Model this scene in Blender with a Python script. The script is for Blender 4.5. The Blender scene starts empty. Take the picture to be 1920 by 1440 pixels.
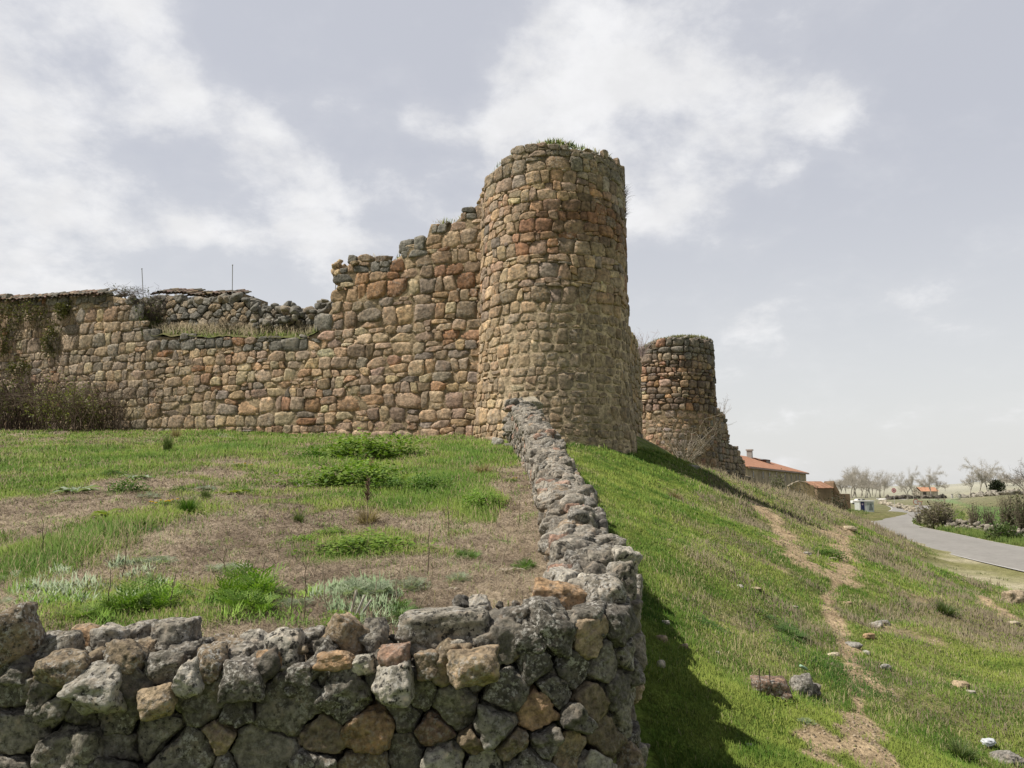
import bpy, math, random
import numpy as np
from math import sin, cos, pi, radians, atan, sqrt, log, exp

rng = np.random.default_rng(11)
random.seed(11)
SC = bpy.context.scene
COL = SC.collection
FPX = 1440.0
TH = atan(198 / FPX)           # camera pitch; the eye is the world origin


def ray(px, py):
    a = (px - 960) / FPX
    b = (720 - py) / FPX
    return np.array([a, cos(TH) - b * sin(TH), sin(TH) + b * cos(TH)])


def P(px, py, Y):
    d = ray(px, py)
    return d * (Y / d[1])


# ------------------------------------------------------------------ noise
def _h(ix, iy, iz):
    n = (ix * 374761393 + iy * 668265263 + iz * 2147483647 * 3 + 12345) & 0xFFFFFFFF
    n = ((n ^ (n >> 13)) * 1274126177) & 0xFFFFFFFF
    n = ((n ^ (n >> 16)) * 2246822519) & 0xFFFFFFFF
    return ((n ^ (n >> 15)) & 0xFFFF) / 32767.5 - 1.0


def vnoise(p):
    f = np.floor(p)
    i = f.astype(np.int64)
    t = p - f
    t = t * t * (3 - 2 * t)
    x, y, z = i[:, 0], i[:, 1], i[:, 2]
    out = 0
    for dx in (0, 1):
        wx = t[:, 0] if dx else 1 - t[:, 0]
        for dy in (0, 1):
            wy = t[:, 1] if dy else 1 - t[:, 1]
            for dz in (0, 1):
                wz = t[:, 2] if dz else 1 - t[:, 2]
                out = out + wx * wy * wz * _h(x + dx, y + dy, z + dz)
    return out


def fbm(p, octv=4, gain=0.5):
    a, s, out = 1.0, 1.0, 0
    for k in range(octv):
        out = out + a * vnoise(p * s + 17.3 * k)
        a *= gain
        s *= 2.03
    return out


def n2(X, Y, sc, octv=3, z=0.0):
    X = np.asarray(X, float)
    Y = np.asarray(Y, float)
    sh = X.shape
    p = np.stack([X.ravel() * sc, Y.ravel() * sc, np.full(X.size, z)], 1)
    return fbm(p, octv).reshape(sh)


def sst(x):
    x = np.clip(x, 0, 1)
    return x * x * (3 - 2 * x)


# ------------------------------------------------------------------ mesh helpers
def mk(name, V, faces, mat, col=None, parent=None, smooth=True):
    """V (n,3); faces: list of int arrays (m,k); col (n,4)"""
    V = np.asarray(V, np.float32)
    faces = [np.asarray(f, np.int32) for f in (faces if isinstance(faces, (list, tuple)) else [faces]) if len(f)]
    me = bpy.data.meshes.new(name)
    nl = sum(f.size for f in faces)
    nf = sum(len(f) for f in faces)
    me.vertices.add(len(V))
    me.vertices.foreach_set('co', V.ravel())
    me.loops.add(nl)
    me.loops.foreach_set('vertex_index', np.concatenate([f.ravel() for f in faces]))
    me.polygons.add(nf)
    tot = np.concatenate([np.full(len(f), f.shape[1], np.int32) for f in faces])
    st = np.concatenate([[0], np.cumsum(tot)[:-1]]).astype(np.int32)
    me.polygons.foreach_set('loop_start', st)
    me.polygons.foreach_set('use_smooth', np.full(nf, bool(smooth)))
    if col is not None:
        c = np.asarray(col, np.float32)
        if c.shape[1] == 3:
            c = np.concatenate([c, np.zeros((len(c), 1), np.float32)], 1)
        at = me.color_attributes.new('Col', 'FLOAT_COLOR', 'POINT')
        at.data.foreach_set('color', c.ravel())
    me.update(calc_edges=True)
    me.validate()
    me.materials.append(mat)
    o = bpy.data.objects.new(name, me)
    COL.objects.link(o)
    if parent is not None:
        o.parent = parent
    return o


class MB:
    """collects polygons with per-vertex colours"""
    def __init__(s):
        s.V, s.F3, s.F4, s.C, s.n = [], [], [], [], 0

    def add(s, V, F, c=(1, 1, 1, 0)):
        V = np.asarray(V, float)
        s.V.append(V)
        c = np.asarray(c, float)
        if c.ndim == 1:
            if len(c) == 3:
                c = np.append(c, 0)
            c = np.tile(c, (len(V), 1))
        elif c.shape[1] == 3:
            c = np.concatenate([c, np.zeros((len(c), 1))], 1)
        s.C.append(c)
        for f in (F if isinstance(F, list) else [F]):
            f = np.asarray(f)
            if len(f) == 0:
                continue
            (s.F3 if f.shape[1] == 3 else s.F4).append(f + s.n)
        s.n += len(V)

    def box(s, x0, y0, z0, x1, y1, z1, c=(1, 1, 1, 0)):
        V = [(x, y, z) for x in (x0, x1) for y in (y0, y1) for z in (z0, z1)]
        s.add(V, np.array([(0, 1, 3, 2), (4, 6, 7, 5), (0, 4, 5, 1), (2, 3, 7, 6), (0, 2, 6, 4), (1, 5, 7, 3)]), c)

    def tube(s, pts, rads, k=5, c=(1, 1, 1, 0)):
        pts = np.asarray(pts, float)
        m = len(pts)
        rads = np.broadcast_to(np.asarray(rads, float), (m,))
        t = np.gradient(pts, axis=0)
        t /= np.linalg.norm(t, axis=1)[:, None] + 1e-9
        ref = np.array([0.31, 0.17, 1.0]) if abs(t[0, 2]) < 0.9 else np.array([1.0, 0.2, 0.1])
        a = np.cross(t, ref)
        a /= np.linalg.norm(a, axis=1)[:, None] + 1e-9
        b = np.cross(t, a)
        ang = np.arange(k) * 2 * pi / k
        V = pts[:, None] + rads[:, None, None] * (a[:, None] * np.cos(ang)[None, :, None] + b[:, None] * np.sin(ang)[None, :, None])
        i = np.arange(m - 1)[:, None] * k + np.arange(k)[None]
        j = np.arange(m - 1)[:, None] * k + (np.arange(k)[None] + 1) % k
        s.add(V.reshape(-1, 3), np.stack([i, j, j + k, i + k], -1).reshape(-1, 4), c)

    def build(s, name, mat, parent=None, smooth=True):
        F = []
        if s.F3:
            F.append(np.concatenate(s.F3))
        if s.F4:
            F.append(np.concatenate(s.F4))
        return mk(name, np.concatenate(s.V), F, mat, np.concatenate(s.C), parent, smooth)


def tag(o, label, cat, group=None):
    o['label'] = label
    o['category'] = cat
    if group:
        o['group'] = group
    return o


def struct(o, kind='structure'):
    o['kind'] = kind
    return o


def thing(name, label, cat, loc=(0, 0, 0), rz=0.0, group=None):
    o = bpy.data.objects.new(name, None)
    COL.objects.link(o)
    o.location = tuple(float(v) for v in loc)
    o.rotation_euler = (0, 0, rz)
    o.empty_display_size = 0.1
    return tag(o, label, cat, group)


def grid_faces(nu, nv):
    i = np.arange(nu - 1)[:, None] * nv + np.arange(nv - 1)[None]
    return np.stack([i, i + nv, i + nv + 1, i + 1], -1).reshape(-1, 4)


# ------------------------------------------------------------------ materials
def new_mat(name):
    m = bpy.data.materials.new(name)
    m.use_nodes = True
    nt = m.node_tree
    nt.nodes.clear()
    out = nt.nodes.new('ShaderNodeOutputMaterial')
    b = nt.nodes.new('ShaderNodeBsdfPrincipled')
    nt.links.new(b.outputs[0], out.inputs[0])
    b.inputs['Specular IOR Level'].default_value = 0.25
    b.inputs['Roughness'].default_value = 0.9
    return m, nt, b


def N(nt, typ, **kw):
    n = nt.nodes.new(typ)
    for k, v in kw.items():
        setattr(n, k, v)
    return n


def noise(nt, vec, scale, detail=4, rough=0.55):
    n = N(nt, 'ShaderNodeTexNoise')
    n.inputs['Scale'].default_value = scale
    n.inputs['Detail'].default_value = detail
    n.inputs['Roughness'].default_value = rough
    nt.links.new(vec, n.inputs['Vector'])
    return n.outputs[0]


def ramp(nt, fac, a, b, va=0.0, vb=1.0):
    n = N(nt, 'ShaderNodeMapRange')
    n.interpolation_type = 'SMOOTHSTEP'
    n.inputs['From Min'].default_value = a
    n.inputs['From Max'].default_value = b
    n.inputs['To Min'].default_value = va
    n.inputs['To Max'].default_value = vb
    nt.links.new(fac, n.inputs['Value'])
    return n.outputs[0]


def mth(nt, op, a, b=None):
    n = N(nt, 'ShaderNodeMath', operation=op)
    for k, v in enumerate((a, b)):
        if v is None:
            continue
        if isinstance(v, (int, float)):
            n.inputs[k].default_value = v
        else:
            nt.links.new(v, n.inputs[k])
    return n.outputs[0]


def mixc(nt, fac, a, b, typ='MIX'):
    n = N(nt, 'ShaderNodeMix', data_type='RGBA', blend_type=typ)
    for idx, v in ((0, fac), (6, a), (7, b)):
        if isinstance(v, (int, float)):
            n.inputs[idx].default_value = v
        elif isinstance(v, tuple):
            n.inputs[idx].default_value = (*v, 1) if len(v) == 3 else v
        else:
            nt.links.new(v, n.inputs[idx])
    return n.outputs[2]


def scal(nt, col, fac):
    v = N(nt, 'ShaderNodeVectorMath', operation='SCALE')
    nt.links.new(col, v.inputs[0])
    if isinstance(fac, (int, float)):
        v.inputs['Scale'].default_value = fac
    else:
        nt.links.new(fac, v.inputs['Scale'])
    return v.outputs[0]


def attr(nt, name='Col'):
    a = N(nt, 'ShaderNodeAttribute', attribute_name=name)
    return a.outputs['Color'], a.outputs['Alpha']


def bump(nt, bsdf, h, strength, dist):
    b = N(nt, 'ShaderNodeBump')
    b.inputs['Strength'].default_value = strength
    b.inputs['Distance'].default_value = dist
    nt.links.new(h, b.inputs['Height'])
    nt.links.new(b.outputs[0], bsdf.inputs['Normal'])


def stone_mat(name, fine, spot, lich, bumpd, mott=0.45, dark=0.6, moss=0.0):
    """vertex colour = base stone colour, alpha = how lichen-grown the stone is"""
    m, nt, b = new_mat(name)
    co = N(nt, 'ShaderNodeNewGeometry').outputs['Position']
    c, al = attr(nt)
    n1 = noise(nt, co, fine, 6, 0.65)
    n2_ = noise(nt, co, fine * 0.22, 3)
    c = scal(nt, c, ramp(nt, n1, 0.25, 0.75, 1 - mott, 1 + mott))
    c = scal(nt, c, ramp(nt, n2_, 0.3, 0.7, 0.78, 1.2))
    # warm / cool mottling
    n3 = noise(nt, co, fine * 0.5, 4)
    c = mixc(nt, ramp(nt, n3, 0.5, 0.8, 0, 0.5), c, mixc(nt, 1.0, c, (1.18, 0.93, 0.76), 'MULTIPLY'))
    # dark crust
    nd = noise(nt, co, spot * 0.7, 5, 0.7)
    dk = mth(nt, 'MULTIPLY', ramp(nt, nd, 0.52, 0.62), mth(nt, 'MULTIPLY', al, dark))
    c = mixc(nt, dk, c, (0.045, 0.042, 0.038))
    # pale lichen
    nl = noise(nt, co, spot, 6, 0.72)
    nb = noise(nt, co, spot * 0.12, 2)
    lm = mth(nt, 'MULTIPLY', ramp(nt, nl, 0.50, 0.60), mth(nt, 'MULTIPLY', ramp(nt, nb, 0.35, 0.6), mth(nt, 'MULTIPLY', al, lich)))
    c = mixc(nt, lm, c, (0.46, 0.445, 0.41))
    if moss > 0:
        nz = N(nt, 'ShaderNodeSeparateXYZ')
        nt.links.new(N(nt, 'ShaderNodeNewGeometry').outputs['Normal'], nz.inputs[0])
        mm = mth(nt, 'MULTIPLY', ramp(nt, nz.outputs[2], 0.2, 0.9), mth(nt, 'MULTIPLY', ramp(nt, noise(nt, co, spot * 0.2, 4), 0.45, 0.6), moss))
        c = mixc(nt, mm, c, (0.10, 0.105, 0.035))
    nt.links.new(c, b.inputs['Base Color'])
    hb = mth(nt, 'ADD', n1, mth(nt, 'MULTIPLY', nl, 0.5))
    bump(nt, b, hb, 0.8, bumpd)
    return m


def vcol_mat(name, sc=0, var=0.3, bumpd=0, trans=0.0, rough=0.9, spec=0.25, mult=1.0):
    m, nt, b = new_mat(name)
    c, al = attr(nt)
    if sc:
        co = N(nt, 'ShaderNodeNewGeometry').outputs['Position']
        n1 = noise(nt, co, sc, 5, 0.62)
        c = scal(nt, c, ramp(nt, n1, 0.25, 0.75, (1 - var) * mult, (1 + var) * mult))
        if bumpd:
            bump(nt, b, n1, 0.7, bumpd)
    nt.links.new(c, b.inputs['Base Color'])
    b.inputs['Roughness'].default_value = rough
    b.inputs['Specular IOR Level'].default_value = spec
    if trans:
        t = N(nt, 'ShaderNodeBsdfTranslucent')
        nt.links.new(mixc(nt, 1.0, c, (1.1, 1.25, 0.6), 'MULTIPLY'), t.inputs[0])
        mx = N(nt, 'ShaderNodeMixShader')
        mx.inputs[0].default_value = trans
        nt.links.new(b.outputs[0], mx.inputs[1])
        nt.links.new(t.outputs[0], mx.inputs[2])
        o = [n for n in nt.nodes if n.type == 'OUTPUT_MATERIAL'][0]
        nt.links.new(mx.outputs[0], o.inputs[0])
    return m


M_DRY = stone_mat('lichen_granite', 30, 44, 1.0, 0.024, 0.6, 1.0, 0.08)
M_CASTLE = stone_mat('weathered_masonry', 8, 12, 0.6, 0.06, 0.55, 0.8, 0.0)
M_MORTAR = vcol_mat('lime_mortar', 9, 0.5, 0.06)
M_FILL = vcol_mat('earth_fill', 20, 0.5, 0.02)
M_LEAF = vcol_mat('leaf', 60, 0.25, 0, 0.3, 0.6, 0.3)
M_GRASS = vcol_mat('grass_blade', 0, 0, 0, 0.22, 0.7, 0.2)
M_STRAW = vcol_mat('dry_straw', 0, 0, 0, 0.15, 0.8, 0.2)
M_TWIG = vcol_mat('twig_bark', 30, 0.3)
M_FAR = vcol_mat('far_foliage', 0)
M_PAINT = vcol_mat('painted_surface', 6, 0.12, 0, 0, 0.5, 0.4)
M_METAL = vcol_mat('galvanised_metal', 40, 0.15, 0, 0, 0.45, 0.5)
M_PLASTER = vcol_mat('rubble_plaster', 0.8, 0.35)
M_TILE = vcol_mat('clay_tile', 7, 0.4, 0.01)
M_FARTILE = vcol_mat('far_clay_tile', 1.2, 0.22)
M_ROAD = vcol_mat('asphalt', 3.0, 0.12, 0.003)
M_GLASS, _nt, _b = new_mat('dark_window')
_b.inputs['Base Color'].default_value = (0.03, 0.035, 0.04, 1)
_b.inputs['Roughness'].default_value = 0.15

# ------------------------------------------------------------------ stones
_ico = {}


def ico(sub):
    if sub in _ico:
        return _ico[sub]
    t = (1 + 5 ** 0.5) / 2
    V = [(-1, t, 0), (1, t, 0), (-1, -t, 0), (1, -t, 0), (0, -1, t), (0, 1, t), (0, -1, -t), (0, 1, -t), (t, 0, -1), (t, 0, 1), (-t, 0, -1), (-t, 0, 1)]
    F = [(0, 11, 5), (0, 5, 1), (0, 1, 7), (0, 7, 10), (0, 10, 11), (1, 5, 9), (5, 11, 4), (11, 10, 2), (10, 7, 6), (7, 1, 8), (3, 9, 4), (3, 4, 2), (3, 2, 6), (3, 6, 8), (3, 8, 9), (4, 9, 5), (2, 4, 11), (6, 2, 10), (8, 6, 7), (9, 8, 1)]
    V = [np.array(v) / np.linalg.norm(v) for v in V]
    for _ in range(sub):
        cache, nf = {}, []

        def mid(a, b):
            k = (min(a, b), max(a, b))
            if k not in cache:
                m = V[a] + V[b]
                V.append(m / np.linalg.norm(m))
                cache[k] = len(V) - 1
            return cache[k]
        for a, b, c in F:
            x, y, z = mid(a, b), mid(b, c), mid(c, a)
            nf += [(a, x, z), (b, y, x), (c, z, y), (x, y, z)]
        F = nf
    _ico[sub] = (np.array(V), np.array(F, np.int32))
    return _ico[sub]


def rock_radii(D, n, h, p):
    t = np.maximum(D @ n.T, 1e-6) / h[None]
    return (t ** p).sum(1) ** (-1.0 / p)


def free_rock(size, sub=3, p=12, amp=0.10, flat=1.0, seed=None):
    """an angular field stone; size = (rx,ry,rz) half sizes"""
    D, F = ico(sub)
    k = rng.integers(10, 16)
    n = rng.normal(size=(k, 3))
    n /= np.linalg.norm(n, axis=1)[:, None]
    n = np.concatenate([n, [[0, 0, 1], [0, 0, -1], [1, 0, 0], [-1, 0, 0], [0, 1, 0], [0, -1, 0]]])
    h = rng.uniform(0.72, 1.05, len(n))
    r = rock_radii(D, n, h, p)
    q = D * r[:, None]
    s = rng.uniform(0, 90, 3)
    r2 = 1 + amp * fbm(q * 1.8 + s, 5, 0.55)
    return q * r2[:, None] * np.asarray(size)[None], F


def rotm(ax, ay, az):
    cx, sx, cy, sy, cz, sz = cos(ax), sin(ax), cos(ay), sin(ay), cos(az), sin(az)
    return np.array([[cz, -sz, 0], [sz, cz, 0], [0, 0, 1]]) @ np.array([[cy, 0, sy], [0, 1, 0], [-sy, 0, cy]]) @ np.array([[1, 0, 0], [0, cx, -sx], [0, sx, cx]])


def clip(poly, nx, ny, b):
    out = []
    m = len(poly)
    for i in range(m):
        p, q = poly[i], poly[(i + 1) % m]
        dp = nx * p[0] + ny * p[1] - b
        dq = nx * q[0] + ny * q[1] - b
        if dp <= 0:
            out.append(p)
        if (dp < 0 < dq) or (dq < 0 < dp):
            t = dp / (dp - dq)
            out.append((p[0] + t * (q[0] - p[0]), p[1] + t * (q[1] - p[1])))
    return out


def power_cells(S, W, ku=1.0, lim=1.2, bounds=None):
    S = np.asarray(S, float) * np.array([ku, 1.0])
    W = np.asarray(W, float)
    n2s = (S ** 2).sum(1)
    polys = []
    for i in range(len(S)):
        d = ((S - S[i]) ** 2).sum(1) - W
        nb = np.argsort(d)[:26]
        x, y = S[i]
        poly = [(x - lim, y - lim), (x + lim, y - lim), (x + lim, y + lim), (x - lim, y + lim)]
        for j in nb:
            if j == i:
                continue
            nx, ny = 2 * (S[j] - S[i])
            bb = n2s[j] - n2s[i] - W[j] + W[i]
            poly = clip(poly, nx, ny, bb)
            if len(poly) < 3:
                break
        if bounds is not None and len(poly) >= 3:
            poly = clip(poly, -1, 0, -bounds[0] * ku)
            if len(poly) >= 3:
                poly = clip(poly, 1, 0, bounds[1] * ku)
        polys.append(np.array([(a / ku, b) for a, b in poly]) if len(poly) >= 3 else None)
    return polys


def poly_stone(poly, front, back, joint, p, sub, tilt=0.06):
    """rounded block that fills a cell: local (u,v,w) vertices about the cell centre"""
    c = poly.mean(0)
    q = poly - c
    nx = np.roll(q, -1, 0) - q
    L = np.linalg.norm(nx, axis=1)
    ok = L > 1e-4
    nrm = np.stack([nx[:, 1], -nx[:, 0]], 1)[ok] / L[ok][:, None]
    h = (nrm * q[ok]).sum(1)
    if (h < 0).mean() > 0.5:
        nrm, h = -nrm, -h
    h = h - joint
    if len(h) < 3 or h.min() < 0.02:
        if len(h) < 3 or h.min() + joint < 0.025:
            return None
        h = np.maximum(h, 0.015)
    n3 = np.concatenate([np.concatenate([nrm, rng.uniform(-0.12, 0.12, (len(nrm), 1))], 1),
                         [[rng.normal() * tilt, rng.normal() * tilt, 1], [0, 0, -1]]])
    # a few chamfer planes so that faces are hewn, not pillowy
    ch = []
    hh = []
    for _ in range(3):
        a = rng.uniform(0, 2 * pi)
        v = np.array([cos(a), sin(a), rng.uniform(0.7, 1.8)])
        v /= np.linalg.norm(v)
        rad = rock_radii(np.array([[cos(a), sin(a), 0]]), nrm_pad(nrm), h, 8)[0]
        ch.append(v)
        hh.append((abs(v[2]) * front + sqrt(1 - v[2] ** 2) * rad) * rng.uniform(0.86, 1.06))
    n3 = np.concatenate([n3, np.array(ch)])
    n3 /= np.linalg.norm(n3, axis=1)[:, None]
    H = np.concatenate([h, [front, back], hh])
    D, F = ico(sub)
    r = rock_radii(D, n3, H, p)
    return c, D * r[:, None], F


def nrm_pad(n):
    return np.concatenate([n, np.zeros((len(n), 1))], 1)


def masonry(polys, cols, liche, mapf, sub, front, back, joint, p=(8, 12), amp=0.06, keep=None):
    """returns V, F, C of all the stones of a wall face, mapped by mapf(u,v,w)"""
    Vs, Fs, Cs, n = [], [], [], 0
    for i, pl in enumerate(polys):
        if pl is None:
            continue
        if keep is not None and not keep(*pl.mean(0)):
            continue
        fr = front[i] if hasattr(front, '__len__') else front * rng.uniform(0.75, 1.3)
        jt = joint[i] if hasattr(joint, '__len__') else joint * rng.uniform(0.6, 1.5)
        sb = sub[i] if hasattr(sub, '__len__') else sub
        st = poly_stone(pl, fr, back, jt, rng.uniform(*p), sb)
        if st is None:
            continue
        c, L, F = st
        r = np.linalg.norm(L, axis=1)
        size = max(r.mean(), 0.05)
        q = L / size * 1.5 + rng.uniform(0, 99, 3)
        L = L * (1 + amp * 1.6 * fbm(q, 4, 0.55))[:, None]
        Vs.append(np.concatenate([L[:, :2] + c, L[:, 2:]], 1))
        Fs.append(F + n)
        Cs.append(np.tile(np.append(cols[i], liche[i]), (len(L), 1)))
        n += len(L)
    V = np.concatenate(Vs)
    V = mapf(V[:, 0], V[:, 1], V[:, 2])
    return V, np.concatenate(Fs), np.concatenate(Cs)


PAL_CASTLE = np.array([(.37, .275, .165), (.33, .255, .165), (.30, .225, .145), (.39, .285, .16), (.27, .215, .15), (.25, .20, .145), (.36, .235, .125), (.31, .19, .115), (.22, .195, .16), (.165, .15, .13), (.34, .27, .185), (.43, .33, .21)])
PAL_CASTLE = PAL_CASTLE * np.array([1.31, 1.26, 1.36])
PAL_W = np.array([16, 14, 12, 10, 12, 10, 6, 4, 7, 3, 10, 3.0])
PAL_W /= PAL_W.sum()
PAL_DRY = np.array([(.225, .20, .165), (.19, .172, .145), (.265, .235, .19), (.30, .235, .17), (.23, .19, .15), (.15, .14, .13)])


def rubble_sites(u0, u1, v0, v1, hmin, hmax, wmin, wmax, small=0.25):
    S, W = [], []
    v = v0
    while v < v1:
        h = rng.uniform(hmin, hmax)
        u = u0 - rng.uniform(0, wmax)
        while u < u1:
            w = rng.uniform(wmin, wmax) * (h / (hmin + hmax) * 2) ** 0.5
            S.append((u + w / 2, v + h / 2 + rng.normal() * h * 0.10))
            W.append((0.22 * min(w, h)) ** 2 * rng.uniform(0.5, 1.6))
            if rng.random() < small:
                S.append((u + w + rng.normal() * 0.03, v + h * rng.choice([0.05, 0.95, 0.5])))
                W.append(-0.002)
            u += w
        v += h
    return np.array(S), np.array(W)


def hull(pts):
    pts = sorted(set((round(float(a), 5), round(float(b), 5)) for a, b in pts))
    if len(pts) < 3:
        return None
    def half(ps):
        o = []
        for p in ps:
            while len(o) >= 2 and (o[-1][0] - o[-2][0]) * (p[1] - o[-2][1]) - (o[-1][1] - o[-2][1]) * (p[0] - o[-2][0]) <= 1e-9:
                o.pop()
            o.append(p)
        return o
    lo, up = half(pts), half(pts[::-1])
    h = lo[:-1] + up[:-1]
    return np.array(h) if len(h) >= 3 else None


def coursed(u0, u1, v0, v1, hmin, hmax, wmin, wmax, fill=.6, cut=.20, wav=.10):
    """rough courses of hewn field stones with pinning stones in the corners"""
    polys = []
    vs = [v0]
    while vs[-1] < v1:
        vs.append(vs[-1] + hmin + (hmax - hmin) * rng.random() ** 1.3)
    ph = rng.uniform(0, 50, (len(vs), 2))

    def J(r, u):
        q = np.array([[u * .55 + ph[r, 0], r * 7.7, 0.], [u * 1.9 + ph[r, 1], r * 3.1, 5.]])
        n_ = vnoise(q)
        return vs[r] + wav * 1.3 * n_[0] + wav * .6 * n_[1]

    def emit(q):
        m = len(q)
        out = []
        ed = [np.hypot(*(np.array(q[(k + 1) % m]) - np.array(q[k]))) for k in range(m)]
        for k in range(m):
            p = np.array(q[k])
            a, b_ = np.array(q[k - 1]) - p, np.array(q[(k + 1) % m]) - p
            la, lb = np.hypot(*a) + 1e-6, np.hypot(*b_) + 1e-6
            c = cut * rng.random() ** 1.5 * min(la, lb) * 1.5
            c = min(c, la * .42, lb * .42)
            if c < .02:
                out.append(p)
            else:
                out.append(p + a / la * c * rng.uniform(.6, 1.3))
                out.append(p + b_ / lb * c * rng.uniform(.6, 1.3))
        h = hull(out)
        if h is not None:
            polys.append(h)

    for r in range(len(vs) - 1):
        hr = vs[r + 1] - vs[r]
        u = u0 - rng.uniform(0, wmax)
        ub, ut = u, u
        while u < u1:
            w = (wmin + (wmax - wmin) * rng.random() ** 1.4) * (hr / (.5 * (hmin + hmax))) ** .4
            nb, nt2 = u + w + rng.normal() * .05, u + w + rng.normal() * .05
            um = (ub + nb) / 2
            c0, c1, c2, c3 = (ub, J(r, ub)), (nb, J(r, nb)), (nt2, J(r + 1, nt2)), (ut, J(r + 1, ut))
            x = rng.random()
            if x < .24 and hr > .3:
                f = rng.uniform(.28, .72)
                tl = rng.normal() * .04
                l_ = (ub + (ut - ub) * f, c0[1] + (c3[1] - c0[1]) * f - tl)
                r_ = (nb + (nt2 - nb) * f, c1[1] + (c2[1] - c1[1]) * f + tl)
                if rng.random() < .4 and w > .55:
                    g = rng.uniform(.35, .65)
                    mb_, mm_ = (c0[0] + (c1[0] - c0[0]) * g, c0[1] + (c1[1] - c0[1]) * g), (l_[0] + (r_[0] - l_[0]) * g, l_[1] + (r_[1] - l_[1]) * g)
                    emit([c0, mb_, mm_, l_])
                    emit([mb_, c1, r_, mm_])
                else:
                    emit([c0, c1, r_, l_])
                emit([l_, r_, c2, c3])
            else:
                mb_ = ((ub + nb) / 2 + rng.normal() * .05, (c0[1] + c1[1]) / 2 - abs(rng.normal()) * .03)
                mt_ = ((ut + nt2) / 2 + rng.normal() * .06, (c3[1] + c2[1]) / 2 + abs(rng.normal()) * .035)
                emit([c0, mb_, c1, c2, mt_, c3])
            if rng.random() < fill:
                k = 6
                a = np.sort(rng.uniform(0, 2 * pi, k))
                rr = rng.uniform(.035, .085)
                polys.append(hull([(nt2 + rr * 1.3 * cos(t), J(r + 1, nt2) + rr * sin(t)) for t in a]))
            if rng.random() < fill * .5:
                a = np.sort(rng.uniform(0, 2 * pi, 6))
                rr = rng.uniform(.03, .06)
                f = rng.uniform(.2, .8)
                polys.append(hull([(nb + (nt2 - nb) * f + rr * cos(t), c1[1] + (c2[1] - c1[1]) * f + rr * 1.5 * sin(t)) for t in a]))
            u += w
            ub, ut = nb, nt2
    polys = [p for p in polys if p is not None]
    return np.array([p.mean(0) for p in polys]), polys
# ------------------------------------------------------------------ terrain
_ctl = np.array([
    (0.8, 4.5, -1.65), (1.0, 3.0, -1.78), (1.53, 5, -1.80), (2.37, 7, -1.80), (2.9, 6.3, -2.05), (4.2, 6.3, -2.28),
    (8.6, 20, -1.70), (4.6, 11, -1.93), (5.8, 10, -2.30), (7.0, 10.5, -2.42), (10, 15, -2.52), (14.4, 26, -2.65),
    (22, 46, -2.46), (24.2, 58, -1.2), (19.5, 54, -.45), (14.4, 47, .36), (9, 38, 1.25), (4.5, 27, 1.46), (6.8, 33, 1.38),
    (1.0, 6, -1.42), (1.05, 8, -1.02), (1.05, 10, -.68), (1.1, 13, -.2), (1.0, 16, .3), (1.2, 20, .95), (2.0, 23, 1.3),
    (1.95, 20, .62), (2, 13, -.42), (9.2, 28.5, -.85), (4, 20, .0), (6.5, 28, .75), (11.5, 38, .1),
    (5, 16, -.95), (3, 10, -1.35), (16, 38, -1.55), (12, 28, -1.75),
    (28, 80, -3.2), (24, 30, -4.4), (30, 40, -5), (15, 18, -3.6), (12, 11, -3.5), (9, 6, -3.4), (20, 24, -4.1), (25, 46, -3.9),
    (2, 1.5, -2.1), (4, 2, -2.6), (.8, 1, -1.85), (-3, 2, -1.8), (-3, 3.4, -1.75), (-.5, 3.4, -1.72), (8, 1, -3.6),
    (10, 46, 1.15), (12.5, 50, .7), (17, 60, -.4), (33, 110, -1.6), (57, 150, -2.6), (30, 90, -2.0), (45, 95, -4.4), (28.3, 62, -3.6), (30.5, 66, -4.3), (26.9, 57, -3.1), (24.5, 50, -3.05), (27.2, 54, -3.7), (32, 75, -4.4),
    (16.6, 30, -3.25), (18.0, 32.5, -3.75), (20.5, 37, -4.3), (20.4, 40, -2.95), (22.8, 44, -3.9), (15.6, 25, -3.5), (-4, 30, 1.9), (-6, 10, -.8), (-10, 60, 2.2)])


def _uv(X, Y):
    Y = np.maximum(Y, 0.3)
    return np.clip(X / (Y + 1.0), -1.0, 1.6), np.log(Y + 2.0)


def _tps(r2):
    return 0.5 * r2 * np.log(r2 + 1e-9)


_cu, _cv = _uv(_ctl[:, 0], _ctl[:, 1])
_n = len(_ctl)
_A = np.zeros((_n + 3, _n + 3))
_A[:_n, :_n] = _tps((_cu[:, None] - _cu) ** 2 + (_cv[:, None] - _cv) ** 2) + np.eye(_n) * 0.004
_A[:_n, _n] = 1
_A[:_n, _n + 1] = _cu
_A[:_n, _n + 2] = _cv
_A[_n:, :_n] = _A[:_n, _n:].T
_wt = np.linalg.solve(_A, np.concatenate([_ctl[:, 2], [0, 0, 0]]))
XC_Y = np.array([4.0, 6.3, 9, 12.7, 17, 22, 25, 28, 38, 50, 60, 70])
XC_X = np.array([.52, .60, .63, .62, .52, .25, 1.4, 4.2, 7.2, 11, 15, 18])


def smax(a, b, k):
    return (a + b + np.sqrt((a - b) ** 2 + k * k)) / 2


def inside(X, Y):
    xc = np.interp(Y, XC_Y, XC_X)
    wd = np.interp(Y, [4, 18, 26, 40], [.22, .3, 1.5, 3])
    a = sst((xc - X) / wd + 0.5)
    return a * sst((Y - 4.08) / .22 + .5) * sst((62 - Y) / 8)


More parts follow.
